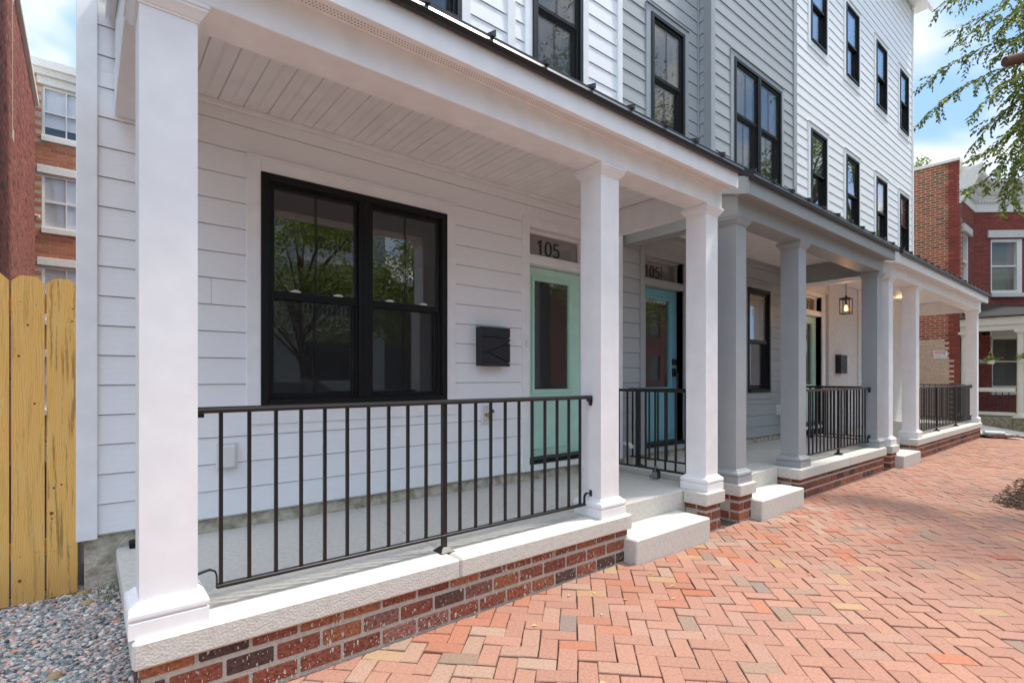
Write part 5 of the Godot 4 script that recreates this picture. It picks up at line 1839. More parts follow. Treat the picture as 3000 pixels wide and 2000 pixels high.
# ------------------------------------------------------------------ across the street (seen mirrored in the windows)
func build_street_side():
	var b := thing("grey_building", "grey apartment block with balconies across the street, mirrored in the windows", "building", v3(1, GY, 22))
	var st := S()
	var wins := []
	for fl in 3:
		for k in 4:
			wins.append([-3.6 + k * 3.6, -1.5 + k * 3.6, 0.9 + fl * 2.9, 2.6 + fl * 2.9])
	wall_boxes(st, -5.0, 11.0, -0.6, 8.9, 19.2, 19.5, wins)
	obj("wall", st, M.facing_grey, b)
	st = S()
	box(st, v3(-5.0, -0.6, 19.8), v3(11.0, 8.9, 26.0))
	obj("rear_mass", st, M.interior, b)
	st = S()
	box(st, v3(-5.3, 8.9, 19.0), v3(11.3, 9.2, 26.0))
	obj("roof", st, M.cornice_white, b)
	for w in wins:
		st = S()
		box(st, v3(w[0], w[2], 19.3), v3(w[1], w[3], 19.36))
		obj("window", st, M.dark_glass, b)
	for fl in [1, 2]:
		for k in [0, 2, 3]:
			st = S()
			var x: float = -4.0 + k * 3.6
			var y: float = 0.0 + fl * 2.9
			box(st, v3(x, y, 17.9), v3(x + 2.9, y + 0.18, 19.19))
			box(st, v3(x, y + 1.15, 17.9), v3(x + 2.9, y + 1.2, 17.95))
			for q in 15:
				box(st, v3(x + q * 0.2, y + 0.18, 17.91), v3(x + q * 0.2 + 0.02, y + 1.15, 17.94))
			obj("balcony", st, M.cornice_white, b)
	b = thing("facing_brick_house", "brown brick house across the street, mirrored in the porch windows", "house", v3(24, GY, 20))
	st = S()
	wins = []
	for fl in 2:
		for k in 5:
			wins.append([15.2 + k * 3.4, 16.6 + k * 3.4, 0.8 + fl * 2.9, 2.5 + fl * 2.9])
	wall_boxes(st, 14.0, 33.0, -0.6, 6.0, 17.0, 17.3, wins)
	obj("wall", st, M.facing_brick, b)
	st = S()
	box(st, v3(14.0, -0.6, 17.6), v3(33.0, 6.0, 26.0))
	obj("rear_mass", st, M.interior, b)
	for w in wins:
		st = S()
		box(st, v3(w[0], w[2], 17.1), v3(w[1], w[3], 17.16))
		obj("window", st, M.dark_glass, b)
	st = S()
	box(st, v3(13.8, 6.0, 16.7), v3(33.2, 6.35, 26.0))
	obj("cornice", st, M.cornice_white, b)
	car(v3(2.9, -0.47, 6.5))

func car(at: Vector3):
	var t := thing("parked_car", "dark parked saloon car at the kerb, mirrored in the double window", "car", at)
	var st := S()
	var body := PackedVector2Array([Vector2(-2.25, 0.28), Vector2(-2.3, 0.55), Vector2(-2.22, 0.82), Vector2(-1.9, 0.92), Vector2(-1.2, 0.95), Vector2(0.9, 0.95), Vector2(1.7, 0.86), Vector2(2.2, 0.72), Vector2(2.32, 0.5), Vector2(2.25, 0.26), Vector2(1.75, 0.22), Vector2(-1.8, 0.22)])
	extrude(st, body, at + v3(0, 0, -0.86), Vector3.RIGHT, Vector3.UP, v3(0, 0, 1.72))
	obj("body", st, M.car_paint, t)
	st = S()
	var rings := []
	for q in [[-1.85, 0.94, 0.78], [-1.15, 1.36, 0.62], [-0.6, 1.45, 0.6], [0.0, 1.47, 0.6], [0.45, 1.42, 0.61], [1.25, 0.94, 0.78]]:
		rings.append([at + v3(q[0], q[1], -q[2]), at + v3(q[0], q[1] + 0.025, -q[2] * 0.5), at + v3(q[0], q[1] + 0.025, q[2] * 0.5), at + v3(q[0], q[1], q[2])])
	for i in rings.size() - 1:
		for k in 3:
			poly(st, [rings[i][k], rings[i][k + 1], rings[i + 1][k + 1], rings[i + 1][k]], at + v3(-0.2, 0.5, 0))
	obj("roof", st, M.car_paint, t)
	for s in [-1.0, 1.0]:
		st = S()
		var p := []
		for q in [[-1.75, 0.951, 0.775], [-1.12, 1.3, 0.64], [0.0, 1.4, 0.615], [0.42, 1.36, 0.62], [1.12, 0.952, 0.775]]:
			p.append(at + v3(q[0], q[1], s * q[2]))
		polyn(st, p, v3(0, 0.4, s).normalized())
		obj("side_window", st, M.dark_glass, t)
		st = S()
		extrude(st, PackedVector2Array([Vector2(-2.1, 0.86), Vector2(1.8, 0.84), Vector2(1.8, 0.862), Vector2(-2.1, 0.882)]), at + v3(0, 0, s * 0.861), Vector3.RIGHT, Vector3.UP, v3(0, 0, s * 0.01))
		obj("trim_strip", st, M.chrome, t)
		for wx in [-1.4, 1.45]:
			st = S()
			var ring := PackedVector2Array()
			for k in 20:
				ring.append(Vector2(cos(TAU * k / 20.0), sin(TAU * k / 20.0)) * 0.32)
			extrude(st, ring, at + v3(wx, 0.32, s * 0.7), Vector3.RIGHT, Vector3.UP, v3(0, 0, s * 0.185))
			var wh := obj("wheel", st, M.rubber, t)
			st = S()
			for k in ring.size():
				ring[k] *= 0.62
			extrude(st, ring, at + v3(wx, 0.32, s * 0.8855), Vector3.RIGHT, Vector3.UP, v3(0, 0, s * 0.008))
			obj("rim", st, M.chrome, wh)

# ------------------------------------------------------------------ things on the walls
func mailbox(x0: float, z: float, y0: float, label: String):
	var w := 0.318
	var hgt := 0.35
	var d := 0.097
	var t := thing("mailbox", label, "mailbox", v3(x0 + w / 2, y0, z), "black mailboxes on the house walls")
	var st := S()
	box(st, v3(x0 + 0.002, y0 + 0.004, z + 0.001), v3(x0 + 0.0035, y0 + hgt, z + d - 0.004))
	box(st, v3(x0 + 0.005, y0 + 0.1, z + 0.001), v3(x0 + w - 0.004, y0 + hgt - 0.002, z + d - 0.012))
	box(st, v3(x0 + 0.03, y0 + 0.004, z + 0.001), v3(x0 + w - 0.004, y0 + 0.099, z + d - 0.012))
	obj("body", st, M.mailbox_black, t)
	st = S()
	extrude(st, PackedVector2Array([Vector2(z + 0.001, hgt + y0 + 0.012), Vector2(z + d + 0.004, hgt + y0 + 0.001), Vector2(z + d + 0.004, hgt + y0 - 0.003), Vector2(z + 0.001, hgt + y0 + 0.008)]), v3(x0 - 0.004, 0, 0), Vector3.BACK, Vector3.UP, v3(w + 0.008, 0, 0))
	obj("lid", st, M.mailbox_black, t)
	var panel := func(pts: Array):
		var s := S()
		var p := PackedVector2Array()
		for q in pts:
			p.append(Vector2(x0 + q[0], y0 + q[1]))
		extrude(s, p, v3(0, 0, z + d - 0.008), Vector3.RIGHT, Vector3.UP, v3(0, 0, 0.008))
		obj("front_panel", s, M.mailbox_black, t)
	panel.call([[0.0, 0.266], [w, 0.266], [w, hgt - 0.004], [0.0, hgt - 0.004]])
	panel.call([[0.0, 0.134], [0.055, 0.131], [w, 0.226], [w, 0.257], [0.0, 0.257]])
	panel.call([[0.073, 0.126], [w, 0.036], [w, 0.214]])
	panel.call([[0.0, 0.0], [w, 0.0], [w, 0.024], [0.062, 0.122], [0.0, 0.125]])

func build_small_things():
	mailbox(2.703, 0.014, 1.105, "black angular mailbox on white siding between the double window and the mint door")
	mailbox(10.985, 0.066, 1.083, "black angular mailbox on white painted brick beside the lantern")
	# doorbells
	var st := S()
	bbox(st, v3(3.281, 1.297, 0.023), v3(3.303, 1.372, 0.038), 0.006)
	bbox(st, v3(3.287, 1.322, 0.038), v3(3.297, 1.347, 0.041), 0.002)
	tag(obj("doorbell", st, M.plastic_white), "small white doorbell button on the casing left of the mint door", "doorbell")
	# outlet cover on the white siding
	var t := thing("outlet_cover", "white weatherproof outlet box low on the siding behind the near railing", "outlet", v3(0.7, 0.4, 0.0))
	st = S()
	bbox(st, v3(0.645, 0.402, 0.002), v3(0.772, 0.577, 0.022), 0.004)
	obj("back_plate", st, M.plastic_white, t)
	st = S()
	bbox(st, v3(0.672, 0.418, 0.022), v3(0.752, 0.562, 0.07), 0.008)
	obj("cover", st, M.plastic_white, t)
	st = S()
	bbox(st, v3(0.694, 0.409, 0.03), v3(0.72, 0.4175, 0.055), 0.002)
	obj("cord_notch", st, M.sash_white, t)
	# hose tap in its box
	t = thing("hose_tap", "brass hose tap with green handwheel in a white recessed box", "tap", v3(2.82, 0.59, 0.0))
	st = S()
	for q in [[2.765, 2.782, 0.588, 0.757], [2.862, 2.878, 0.588, 0.757], [2.782, 2.862, 0.738, 0.757], [2.782, 2.862, 0.588, 0.605]]:
		bbox(st, v3(q[0], q[2], 0.002), v3(q[1], q[3], 0.03), 0.003)
	box(st, v3(2.782, 0.605, 0.002), v3(2.862, 0.738, 0.016))
	obj("box", st, M.plastic_white, t)
	st = S()
	tube(st, [v3(2.815, 0.665, 0.016), v3(2.815, 0.665, 0.055)], 0.013, 0.013, 8)
	tube(st, [v3(2.815, 0.672, 0.05), v3(2.813, 0.655, 0.07), v3(2.81, 0.625, 0.09)], 0.02, 0.0125, 8)
	tube(st, [v3(2.815, 0.668, 0.055), v3(2.828, 0.7, 0.075)], 0.014, 0.01, 8)
	lathe(st, [[0.0155, -0.012], [0.0155, 0.0]], v3(2.81, 0.627, 0.09), 8)
	obj("spout", st, M.brass, t)
	st = S()
	for k in 10:
		var a0 := TAU * k / 10.0
		var a1 := TAU * (k + 1) / 10.0
		var c := v3(2.832, 0.708, 0.08)
		var eu := v3(0.9, -0.3, 0.1).normalized()
		var ev := v3(0.1, 0.6, -0.7).normalized()
		tube(st, [c + (eu * cos(a0) + ev * sin(a0)) * 0.024, c + (eu * cos(a1) + ev * sin(a1)) * 0.024], 0.005, 0.005, 5)
		if k % 2:
			tube(st, [c, c + (eu * cos(a0) + ev * sin(a0)) * 0.024], 0.003, 0.003, 4)
	obj("handwheel", st, M.green_enamel, t)
	# outlet on the grey siding and vent of the grey house
	t = thing("outlet_cover", "white weatherproof outlet box on the grey siding beside the grey column", "outlet", v3(8.72, 0.39, 0.0))
	st = S()
	bbox(st, v3(8.652, 0.396, 0.004), v3(8.78, 0.572, 0.024), 0.004)
	obj("back_plate", st, M.plastic_white, t)
	st = S()
	bbox(st, v3(8.68, 0.412, 0.024), v3(8.76, 0.556, 0.07), 0.008)
	obj("cover", st, M.plastic_white, t)
	st = S()
	tube(st, [v3(4.79, 0.24, 0.0), v3(4.79, 0.245, 0.06), v3(4.792, 0.235, 0.1), v3(4.795, 0.2, 0.12)], 0.028, 0.026, 10)
	tag(obj("vent_pipe", st, M.plastic_white), "short white vent pipe bent out of the grey siding near the floor", "pipe")
	# key lockbox on the white porch's side railing
	t = thing("key_lockbox", "grey key lockbox hanging by its shackle from the black side railing", "lockbox", v3(4.332, 0.02, 0.76))
	st = S()
	var pts := []
	for k in 9:
		var a := PI * k / 8.0
		pts.append(v3(4.332 + cos(a) * 0.018, 0.112 + sin(a) * 0.026, 0.775))
	tube(st, [v3(4.35, 0.085, 0.775)] + pts + [v3(4.314, 0.085, 0.775)], 0.004, 0.004, 6)
	obj("shackle", st, M.chrome, t)
	st = S()
	bbox(st, v3(4.308, -0.005 + 0.02, 0.735), v3(4.356, 0.092, 0.812), 0.008)
	obj("case", st, M.mailbox_black, t)
	st = S()
	bbox(st, v3(4.299, 0.028, 0.742), v3(4.308, 0.082, 0.802), 0.004)
	obj("cover", st, M.grey_plastic, t)
	st = S()
	bbox(st, v3(4.29, 0.022, 0.716), v3(4.315, 0.05, 0.738), 0.004)
	obj("dial_door", st, M.grey_plastic, t)
	# lantern over the mint door of number 107
	lantern(v3(10.1, 2.095, 0.535))
	t = thing("recessed_light", "small lit recessed light in the ceiling of the farthest porch", "ceiling light", v3(13.98, 2.795, 0.317))
	st = S()
	lathe(st, [[0.085, 0.0], [0.085, -0.008], [0.062, -0.009], [0.06, -0.001]], v3(13.98, 2.8, 0.317), 20)
	obj("rim", st, M.plastic_white, t)
	st = S()
	lathe(st, [[0.001, -0.0055], [0.058, -0.005]], v3(13.98, 2.8, 0.317), 20)
	obj("lamp_glow", st, M.bulb_glow, t)
	lamp(v3(13.98, 2.76, 0.317), 0.02, 0.04, "recessed_lamp")
	# white downpipe end, mulch and brick edging by the driveway
	st = S()
	var ring := []
	tube(st, [v3(15.95, -0.25, 1.42), v3(16.25, -0.27, 1.72)], 0.045, 0.045, 14)
	tag(obj("drain_pipe", st, M.plastic_white), "white drain pipe lying on mulch at the corner of the farthest porch", "pipe")
	for i in 5:
		st = S()
		vc = Color(0.33, 0.13, 0.08) * (0.85 + 0.07 * i)
		var q := v3(15.72 + 0.0, -0.34, 1.55) + v3(0.085 * i, 0.0, 0.093 * i)
		var e := v3(0.68, 0, 0.73)
		var n := v3(-0.73, 0, 0.68)
		extrude(st, PackedVector2Array([Vector2(0.004, 0), Vector2(0.118, 0), Vector2(0.118, 0.05), Vector2(0.004, 0.054)]), q + n * 0.04, e, Vector3.UP, n * 0.06)
		vc = null
		tag(obj("edging_brick", st, M.brick), "small brick edging the mulch patch beside the driveway", "brick", "bricks edging the mulch patch")

func lamp(at: Vector3, energy: float, size: float, called: String):
	var l := OmniLight3D.new()
	l.name = called
	l.light_color = Color(1.0, 0.72, 0.42)
	l.light_energy = energy
	l.light_size = size
	l.omni_range = 12.0
	l.omni_attenuation = 2.0
	l.shadow_enabled = true
	l.position = at
	add_child(l)

func lantern(at: Vector3):
	var t := thing("lantern", "black square pendant lantern with glass sides and lit bulb", "lantern", at)
	var r := 0.072
	var hh := 0.262
	var st := S()
	for sx in [-1.0, 1.0]:
		for sz in [-1.0, 1.0]:
			bbox(st, at + v3(sx * r - 0.006, 0, sz * r - 0.006), at + v3(sx * r + 0.006, hh, sz * r + 0.006), 0.002)
	for y in [0.0, hh - 0.012]:
		for s in [-1.0, 1.0]:
			bbox(st, at + v3(-r + 0.006, y, s * r - 0.006), at + v3(r - 0.006, y + 0.012, s * r + 0.006), 0.002)
			bbox(st, at + v3(s * r - 0.006, y + 0.0005, -r + 0.006), at + v3(s * r + 0.006, y + 0.0115, r - 0.006), 0.002)
	loft4(st, at.x, at.z, [[r + 0.008, at.y + hh], [r + 0.008, at.y + hh + 0.008], [0.022, at.y + hh + 0.03], [0.012, at.y + hh + 0.032], [0.012, at.y + hh + 0.06]])
	bbox(st, at + v3(-0.012, 0.15, -0.012), at + v3(0.012, hh, 0.012), 0.003)
	bbox(st, at + v3(-r, 0.001, -0.008), at + v3(r, 0.009, 0.008), 0.002)
	obj("frame", st, M.black_metal, t)
	for s in [-1.0, 1.0]:
		obj("pane", pane_quad(at + v3(-r, 0.01, s * r), at + v3(r, hh - 0.01, s * r)), M.glass, t)
		var p := S()
		polyn(p, [at + v3(s * r, 0.01, -r), at + v3(s * r, 0.01, r), at + v3(s * r, hh - 0.01, r), at + v3(s * r, hh - 0.01, -r)], v3(s, 0, 0))
		obj("pane", p, M.glass, t)
	st = S()
	lathe(st, [[0.002, 0.055], [0.016, 0.065], [0.024, 0.085], [0.022, 0.11], [0.013, 0.14], [0.011, 0.15]], at, 12)
	obj("bulb", st, M.bulb_glow, t)
	lamp(at + v3(0, 0.095, 0), 0.022, 0.02, "lantern_lamp")
	st = S()
	var y := at.y + hh + 0.05
	var k := 0
	while y < 2.775:
		var pts := []
		for i in 9:
			var a := TAU * i / 8.0
			var d := v3(cos(a) * 0.009, sin(a) * 0.018 + 0.018, 0) if k % 2 == 0 else v3(0, sin(a) * 0.018 + 0.018, cos(a) * 0.009)
			pts.append(v3(at.x, y, at.z) + d)
		tube(st, pts, 0.0025, 0.0025, 4)
		y += 0.028
		k += 1
	lathe(st, [[0.06, 2.8], [0.06, 2.786], [0.02, 2.776], [0.012, 2.77]], v3(at.x, 0, at.z), 14)
	obj("chain", st, M.black_metal, t)
# ------------------------------------------------------------------ trees, mulch, litter
func leaf_at(st: SurfaceTool, c: Vector3, dir: Vector3, len: float, wid: float, col: Color):
	var n := v3(rng.randf_range(-0.7, 0.7), rng.randf_range(0.2, 1.0), rng.randf_range(-0.7, 0.7)).normalized()
	var d := dir.normalized()
	var w := d.cross(n)
	if w.length() < 0.05:
		w = d.cross(Vector3.RIGHT)
	w = w.normalized() * wid
	n = w.cross(d).normalized()
	vc = col
	var a := c + d * len * 0.35 + w - n * wid * 0.3
	var b := c + d * len * 0.35 - w - n * wid * 0.3
	var tip := c + d * len
	polyn(st, [c, a, tip], (n - w.normalized() * 0.3).normalized())
	polyn(st, [c, tip, b], (n + w.normalized() * 0.3).normalized())
	vc = null

func leaf_colour(r := 0.0) -> Color:
	var k := rng.randf()
	var c := Color(0.17, 0.25, 0.05).lerp(Color(0.25, 0.33, 0.06), rng.randf())
	if k < 0.28:
		c = Color(0.12, 0.18, 0.06)
	elif k > 0.8:
		c = Color(0.36, 0.42, 0.07)
	elif k > 0.76:
		c = Color(0.27, 0.2, 0.045)
	return c

# drooping spray: a thin twig along pts with side twigs, small leaves on all of them
func spray(wood: SurfaceTool, lv: SurfaceTool, pts: Array, density: float, droop: float):
	var curve := Curve3D.new()
	for i in pts.size():
		var a: Vector3 = pts[maxi(i - 1, 0)]
		var b: Vector3 = pts[mini(i + 1, pts.size() - 1)]
		curve.add_point(pts[i], -(b - a) / 6.0, (b - a) / 6.0)
	var L := curve.get_baked_length()
	var line := []
	var n := int(L / 0.06) + 2
	for i in n:
		line.append(curve.sample_baked(L * i / (n - 1.0)))
	tube(wood, line, 0.006, 0.0012, 4)
	var s := 0.03
	while s < L:
		var t := s / L
		var p := curve.sample_baked(s)
		var d := (curve.sample_baked(minf(s + 0.03, L)) - curve.sample_baked(maxf(s - 0.03, 0.0))).normalized()
		var out := (d + v3(rng.randf_range(-1, 1), rng.randf_range(-0.75, 0.55), rng.randf_range(-1, 1)) * 0.95).normalized()
		var len := lerpf(0.42, 0.12, t) * rng.randf_range(0.5, 1.15)
		var tw := [p]
		var q := p
		var dd := out
		var steps := int(len / 0.026) + 2
		for i in steps:
			dd = (dd + v3(0, -droop * 0.06, 0) + v3(rng.randf_range(-1, 1), rng.randf_range(-1, 1), rng.randf_range(-1, 1)) * 0.07).normalized()
			q += dd * 0.026
			tw.append(q)
			for rep in (2 if rng.randf() < density else 1):
				var side := dd.cross(v3(0.2, 1, 0.1)).normalized() * (1.0 if i % 2 else -1.0)
				leaf_at(lv, q, (dd * 0.7 + side * 0.8 + v3(0, -0.35, 0) + v3(rng.randf_range(-0.3, 0.3), rng.randf_range(-0.3, 0.3), rng.randf_range(-0.3, 0.3))), rng.randf_range(0.042, 0.068), rng.randf_range(0.0105, 0.0155), leaf_colour())
		tube(wood, tw, 0.0013, 0.0006, 3)
		s += lerpf(0.05, 0.035, t)

# crown clumps: leaves scattered through ellipsoids
func clump(lv: SurfaceTool, c: Vector3, r: Vector3, count: int, size: float, dark := 1.0):
	for i in count:
		var d := v3(rng.randfn(), rng.randfn(), rng.randfn()).normalized() * pow(rng.randf(), 0.45)
		leaf_at(lv, c + d * r, v3(rng.randf_range(-1, 1), rng.randf_range(-1, 0.4), rng.randf_range(-1, 1)), size * rng.randf_range(0.7, 1.3), size * 0.3, leaf_colour() * dark)

func tree(called: String, label: String, at: Vector3, h: float, cr: float, crown_y: float, clumps: int, per: int, leaf: float, sd: int, group := "") -> Node3D:
	var keep := rng.state
	rng.seed = sd
	var t := thing(called, label, "tree", at, group)
	var wood := S()
	var top := at + v3(rng.randf_range(-0.3, 0.3), h * 0.8, rng.randf_range(-0.3, 0.3))
	tube(wood, [at - v3(0, 0.2, 0), at + v3(0, 0.1, 0), at.lerp(top, 0.35) + v3(0.08, 0, 0.05), at.lerp(top, 0.7), top], 0.17 * h / 8.0, 0.03, 9)
	var lv := S()
	for i in clumps:
		var a := TAU * i / clumps * 2.4
		var e := (i + 0.5) / clumps
		var y := lerpf(crown_y, h, e)
		var rr := cr * sqrt(maxf(0.05, 1.0 - pow(absf(e * 2.0 - 0.85), 2.2))) * rng.randf_range(0.5, 0.95)
		var c := at + v3(cos(a) * rr, y, sin(a) * rr)
		var from := at.lerp(top, clampf((y - 0.9) / h, 0.25, 0.95))
		tube(wood, [from, from.lerp(c, 0.5) + v3(0, 0.15, 0), c], 0.05 * h / 8.0, 0.012, 5)
		clump(lv, c, v3(cr * 0.36, cr * 0.26, cr * 0.36), per, leaf)
	obj("trunk", wood, M.bark, t)
	obj("crown", lv, M.leaf, t)
	rng.state = keep
	return t

func build_trees():
	# the street tree whose branches hang into view
	var at := v3(8.55, GY, 3.62)
	var t := thing("street_tree", "street tree in the mulch bed, drooping sprays of small green leaves overhead", "tree", at)
	var wood := S()
	tube(wood, [at - v3(0, 0.2, 0), at + v3(0, 0.05, 0), at + v3(0.05, 1.6, -0.03), at + v3(0.0, 3.2, 0.0), at + v3(0.15, 5.0, 0.1), at + v3(0.1, 7.2, 0.25), at + v3(0.3, 9.0, 0.3)], 0.2, 0.05, 12)
	for l in [[v3(8.6, 3.6, 3.6), v3(8.9, 4.6, 3.2), v3(9.25, 5.1, 2.95)], [v3(8.65, 4.6, 3.6), v3(9.2, 5.7, 3.0), v3(10.1, 6.5, 2.8)], [v3(8.6, 3.0, 3.6), v3(8.6, 3.8, 3.2), v3(8.75, 4.5, 2.95)], [v3(8.6, 4.2, 3.65), v3(9.8, 5.8, 4.4), v3(10.8, 7.2, 4.9)], [v3(8.6, 4.4, 3.65), v3(7.7, 6.4, 4.6), v3(7.2, 7.6, 5.2)], [v3(8.7, 6.0, 3.7), v3(9.6, 8.0, 3.4), v3(10.2, 9.4, 3.4)]]:
		tube(wood, l, 0.06, 0.012, 7)
	obj("trunk", wood, M.bark, t)
	var st := S()
	tube(st, [v3(8.62, 4.5, 3.6), v3(8.5, 4.66, 3.2), v3(8.36, 4.68, 3.0), v3(8.17, 4.63, 2.78)], 0.09, 0.055, 10)
	obj("cut_limb", st, M.cut_wood, t)
	var lv := S()
	wood = S()
	var sprays := [
		[[v3(10.1, 6.5, 2.8), v3(9.83, 6.16, 2.57), v3(9.54, 5.96, 2.33), v3(9.25, 5.77, 2.1)], 0.55],
		[[v3(10.0, 6.3, 2.85), v3(9.49, 5.75, 2.7), v3(9.23, 5.7, 2.59), v3(8.98, 5.52, 2.39), v3(8.79, 5.33, 2.24)], 0.6],
		[[v3(9.9, 5.8, 2.95), v3(9.61, 5.54, 2.78), v3(9.25, 5.41, 2.49), v3(8.94, 5.2, 2.23), v3(8.69, 5.0, 2.02), v3(8.6, 4.88, 1.96)], 0.75],
		[[v3(9.5, 5.3, 3.0), v3(9.19, 5.03, 2.82), v3(8.81, 4.83, 2.51), v3(8.48, 4.59, 2.24), v3(8.22, 4.3, 2.03)], 0.9],
		[[v3(9.1, 5.0, 3.05), v3(8.79, 4.72, 2.88), v3(8.6, 4.55, 2.73), v3(8.47, 4.42, 2.62), v3(8.31, 4.18, 2.49)], 0.8],
		[[v3(9.15, 4.8, 3.05), v3(8.94, 4.51, 2.88), v3(8.67, 4.21, 2.66), v3(8.43, 3.85, 2.46)], 0.9],
		[[v3(8.85, 4.4, 3.05), v3(8.66, 4.08, 2.91), v3(8.34, 3.73, 2.64), v3(8.18, 3.63, 2.51)], 0.85],
		[[v3(8.6, 4.2, 3.05), v3(8.38, 3.86, 2.94), v3(8.13, 3.41, 2.73), v3(7.85, 3.14, 2.51)], 0.9],
		[[v3(8.7, 4.1, 3.05), v3(8.52, 3.61, 2.92), v3(8.38, 3.29, 2.8), v3(8.32, 2.96, 2.75)], 0.75],
		[[v3(8.3, 4.2, 3.0), v3(8.24, 3.9, 2.95), v3(8.19, 3.6, 2.91), v3(8.14, 3.29, 2.87), v3(8.13, 2.89, 2.86)], 0.3],
		[[v3(9.6, 6.5, 2.6), v3(9.14, 6.15, 2.26), v3(8.94, 6.04, 2.1), v3(8.84, 5.91, 2.02)], 0.4],
		[[v3(9.6, 5.6, 2.95), v3(9.2, 5.3, 2.75), v3(8.9, 5.05, 2.6)], 0.9],
		[[v3(9.3, 5.25, 3.0), v3(9.0, 4.9, 2.85), v3(8.75, 4.6, 2.75)], 0.9],
		[[v3(9.0, 4.85, 3.0), v3(8.75, 4.5, 2.85), v3(8.6, 4.2, 2.75)], 0.9],
		[[v3(8.9, 4.6, 3.1), v3(8.7, 4.25, 2.95), v3(8.5, 3.9, 2.8)], 0.9],
		[[v3(9.8, 6.1, 2.95), v3(9.5, 5.85, 2.8), v3(9.25, 5.6, 2.7), v3(9.1, 5.4, 2.62)], 0.9],
		[[v3(8.8, 4.0, 3.1), v3(8.65, 3.7, 2.95), v3(8.55, 3.4, 2.9)], 0.9],
	]
	for s in sprays:
		spray(wood, lv, s[0], s[1], 1.0)
	obj("twigs", wood, M.bark, t)
	obj("hanging_leaves", lv, M.leaf, t)
	lv = S()
	for i in 34:
		var a := i * 2.39996
		var q := sqrt((i + 0.5) / 34.0)
		var c := v3(10.6 + cos(a) * q * 2.6, 7.6 + 2.2 * (1.0 - q * q) * sin(i * 1.3) + 0.8 * (1.0 - q), 5.5 + sin(a) * q * 2.0)
		clump(lv, c, v3(0.95, 0.7, 0.8), 260, 0.075)
	obj("crown", lv, M.leaf, t)
	tree("street_tree", "bushy street tree across the road, mirrored in the double window's upper half", v3(4.2, -0.4, 9.6), 5.6, 2.3, 2.6, 22, 420, 0.1, 301, "street trees across the road")
	tree("street_tree", "second bushy street tree across the road, mirrored beside the first", v3(7.6, -0.4, 9.9), 5.3, 2.1, 2.5, 20, 420, 0.1, 302, "street trees across the road")
	tree("street_tree", "tall street tree farther down the road, mirrored in the upper windows", v3(24.5, -0.4, 5.6), 14.0, 3.4, 4.0, 40, 420, 0.14, 303, "tall street trees down the road")
	tree("street_tree", "tall street tree farthest down the road, mirrored in the top windows", v3(32.5, -0.4, 6.4), 17.0, 4.2, 4.5, 40, 420, 0.16, 304, "tall street trees down the road")
	tree("street_tree", "street tree beyond the mulch bed across the road, mirrored in the grey house windows", v3(14.5, -0.4, 7.6), 9.5, 2.9, 3.6, 34, 420, 0.12, 305, "tall street trees down the road")
	tree("background_tree", "green tree showing behind the end of the white townhouse", v3(32.2, -0.4, -4.2), 12.0, 2.6, 5.0, 26, 380, 0.17, 306)
	build_mulch()

func chip(sd: int) -> ArrayMesh:
	var r := RandomNumberGenerator.new()
	r.seed = sd
	var st := S()
	bbox(st, v3(-0.5, -0.09, -0.16) * r.randf_range(0.8, 1.1), v3(0.5, 0.09, 0.16), 0.06)
	return st.commit()

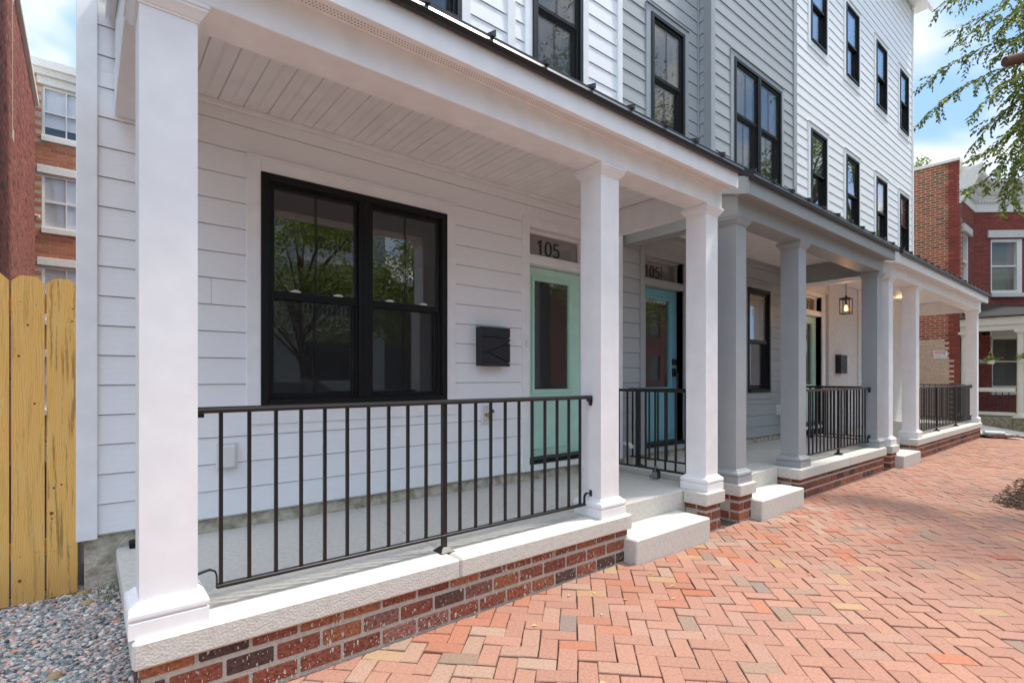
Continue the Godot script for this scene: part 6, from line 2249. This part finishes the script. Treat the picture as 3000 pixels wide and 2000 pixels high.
func build_mulch():
	var st := S()
	lathe(st, [[1.02, -0.02], [0.8, 0.025], [0.4, 0.05], [0.001, 0.06]], v3(0, 0, 0), 24)
	var bed := S()
	var pts := []
	for q in [[7.38, 3.0], [7.62, 2.74], [8.35, 2.76], [9.2, 2.8], [9.62, 3.0], [9.62, 4.2], [9.3, 4.36], [7.5, 4.36]]:
		pts.append(v3(q[0], GY - 0.004, q[1]))
	polyn(bed, pts, Vector3.UP)
	kind(obj("tree_bed_soil", bed, M.soil), "structure")
	for v in 2:
		var xf := []
		var cols := []
		for i in 2600:
			var x := rng.randf_range(7.3, 9.7)
			var z := rng.randf_range(2.72, 4.4)
			var edge := minf(minf(x - 7.32, 9.68 - x), minf(z - 2.72 - maxf(0.0, 7.62 - x) * 0.9, 4.4 - z))
			if edge < 0.0 or (edge < 0.12 and rng.randf() < 0.5):
				continue
			var s := rng.randf_range(0.018, 0.05)
			var b := Basis(Vector3.UP, rng.randf() * TAU) * Basis(Vector3(rng.randf_range(-1, 1), 0, rng.randf_range(-1, 1)).normalized(), rng.randf_range(-0.5, 0.5))
			xf.append(Transform3D(b.scaled(v3(s, s, s)), v3(x, GY + 0.006 + 0.06 * clampf(edge / 0.5, 0, 1) + rng.randf_range(-0.006, 0.01), z)))
			cols.append(Color(0.055, 0.033, 0.022).lerp(Color(0.2, 0.1, 0.05), pow(rng.randf(), 1.8)))
		scatter("mulch", chip(90 + v), M.mulch, xf, cols)
	var xf := []
	var cols := []
	for i in 700:
		var x := rng.randf_range(15.73, 16.35)
		var z := rng.randf_range(1.05, 1.98)
		if z - 1.6 > (x - 15.75) * 1.05 or x - 15.73 > 0.55:
			continue
		var s := rng.randf_range(0.03, 0.06)
		xf.append(Transform3D(Basis(Vector3.UP, rng.randf() * TAU).scaled(v3(s, s, s)), v3(x, -0.315 + rng.randf_range(0, 0.03), z)))
		cols.append(Color(0.03, 0.024, 0.022).lerp(Color(0.08, 0.05, 0.035), rng.randf()))
	scatter("mulch", chip(95), M.mulch, xf, cols)

func build_litter():
	# small dry leaves and flecks on the bricks
	var r := RandomNumberGenerator.new()
	r.seed = 77
	for i in 46:
		var x := r.randf_range(1.6, 7.5)
		var z := r.randf_range(1.5, 3.3 - 0.1 * x)
		if z < 1.56 and x > 3.0:
			z = 1.6
		var s := r.randf_range(0.011, 0.02)
		var st := S()
		var c := v3(x, ground_y(x, z) + 0.005, z)
		var a := r.randf() * TAU
		var d := v3(cos(a), 0.12, sin(a)) * s
		var w := v3(-sin(a), 0.1, cos(a)) * s * 0.42
		polyn(st, [c - d, c + w - d * 0.1 + v3(0, 0.003, 0), c + d], Vector3.UP)
		polyn(st, [c - d, c + d, c - w - d * 0.1 + v3(0, 0.004, 0)], Vector3.UP)
		tag(obj("fallen_leaf", st, M.pale_leaf if r.randf() < 0.75 else M.dead_leaf), "small dry leaf fallen on the brick pavement", "leaf", "dry leaves on the pavement")
	# grass at the foot of the fence
	var st := S()
	for i in 90:
		var x := r.randf_range(-0.24, 0.16) if i < 60 else r.randf_range(0.06, 0.16)
		var z := 0.015 + r.randf_range(-0.01, 0.03) if x < -0.03 else r.randf_range(0.0, 0.1)
		if i > 60:
			z = r.randf_range(0.0, 0.25)
		var c := v3(x, gravel_y(z) - 0.01, z)
		var lean := v3(r.randf_range(-1, 1), 0, r.randf_range(-0.2, 1)) * 0.05
		var hgt := r.randf_range(0.02, 0.075)
		vc = Color(0.1, 0.17, 0.03).lerp(Color(0.25, 0.27, 0.07), r.randf())
		var w := v3(0.0018, 0, 0.0012)
		polyn(st, [c - w, c + w, c + v3(0, hgt * 0.7, 0) + lean * 0.4 + w, c + v3(0, hgt * 0.7, 0) + lean * 0.4 - w], v3(0, 0.3, 1).normalized())
		polyn(st, [c + v3(0, hgt * 0.7, 0) + lean * 0.4 - w, c + v3(0, hgt * 0.7, 0) + lean * 0.4 + w, c + v3(0, hgt, 0) + lean], v3(0, 0.3, 1).normalized())
	vc = null
	kind(obj("grass", st, M.leaf), "stuff")
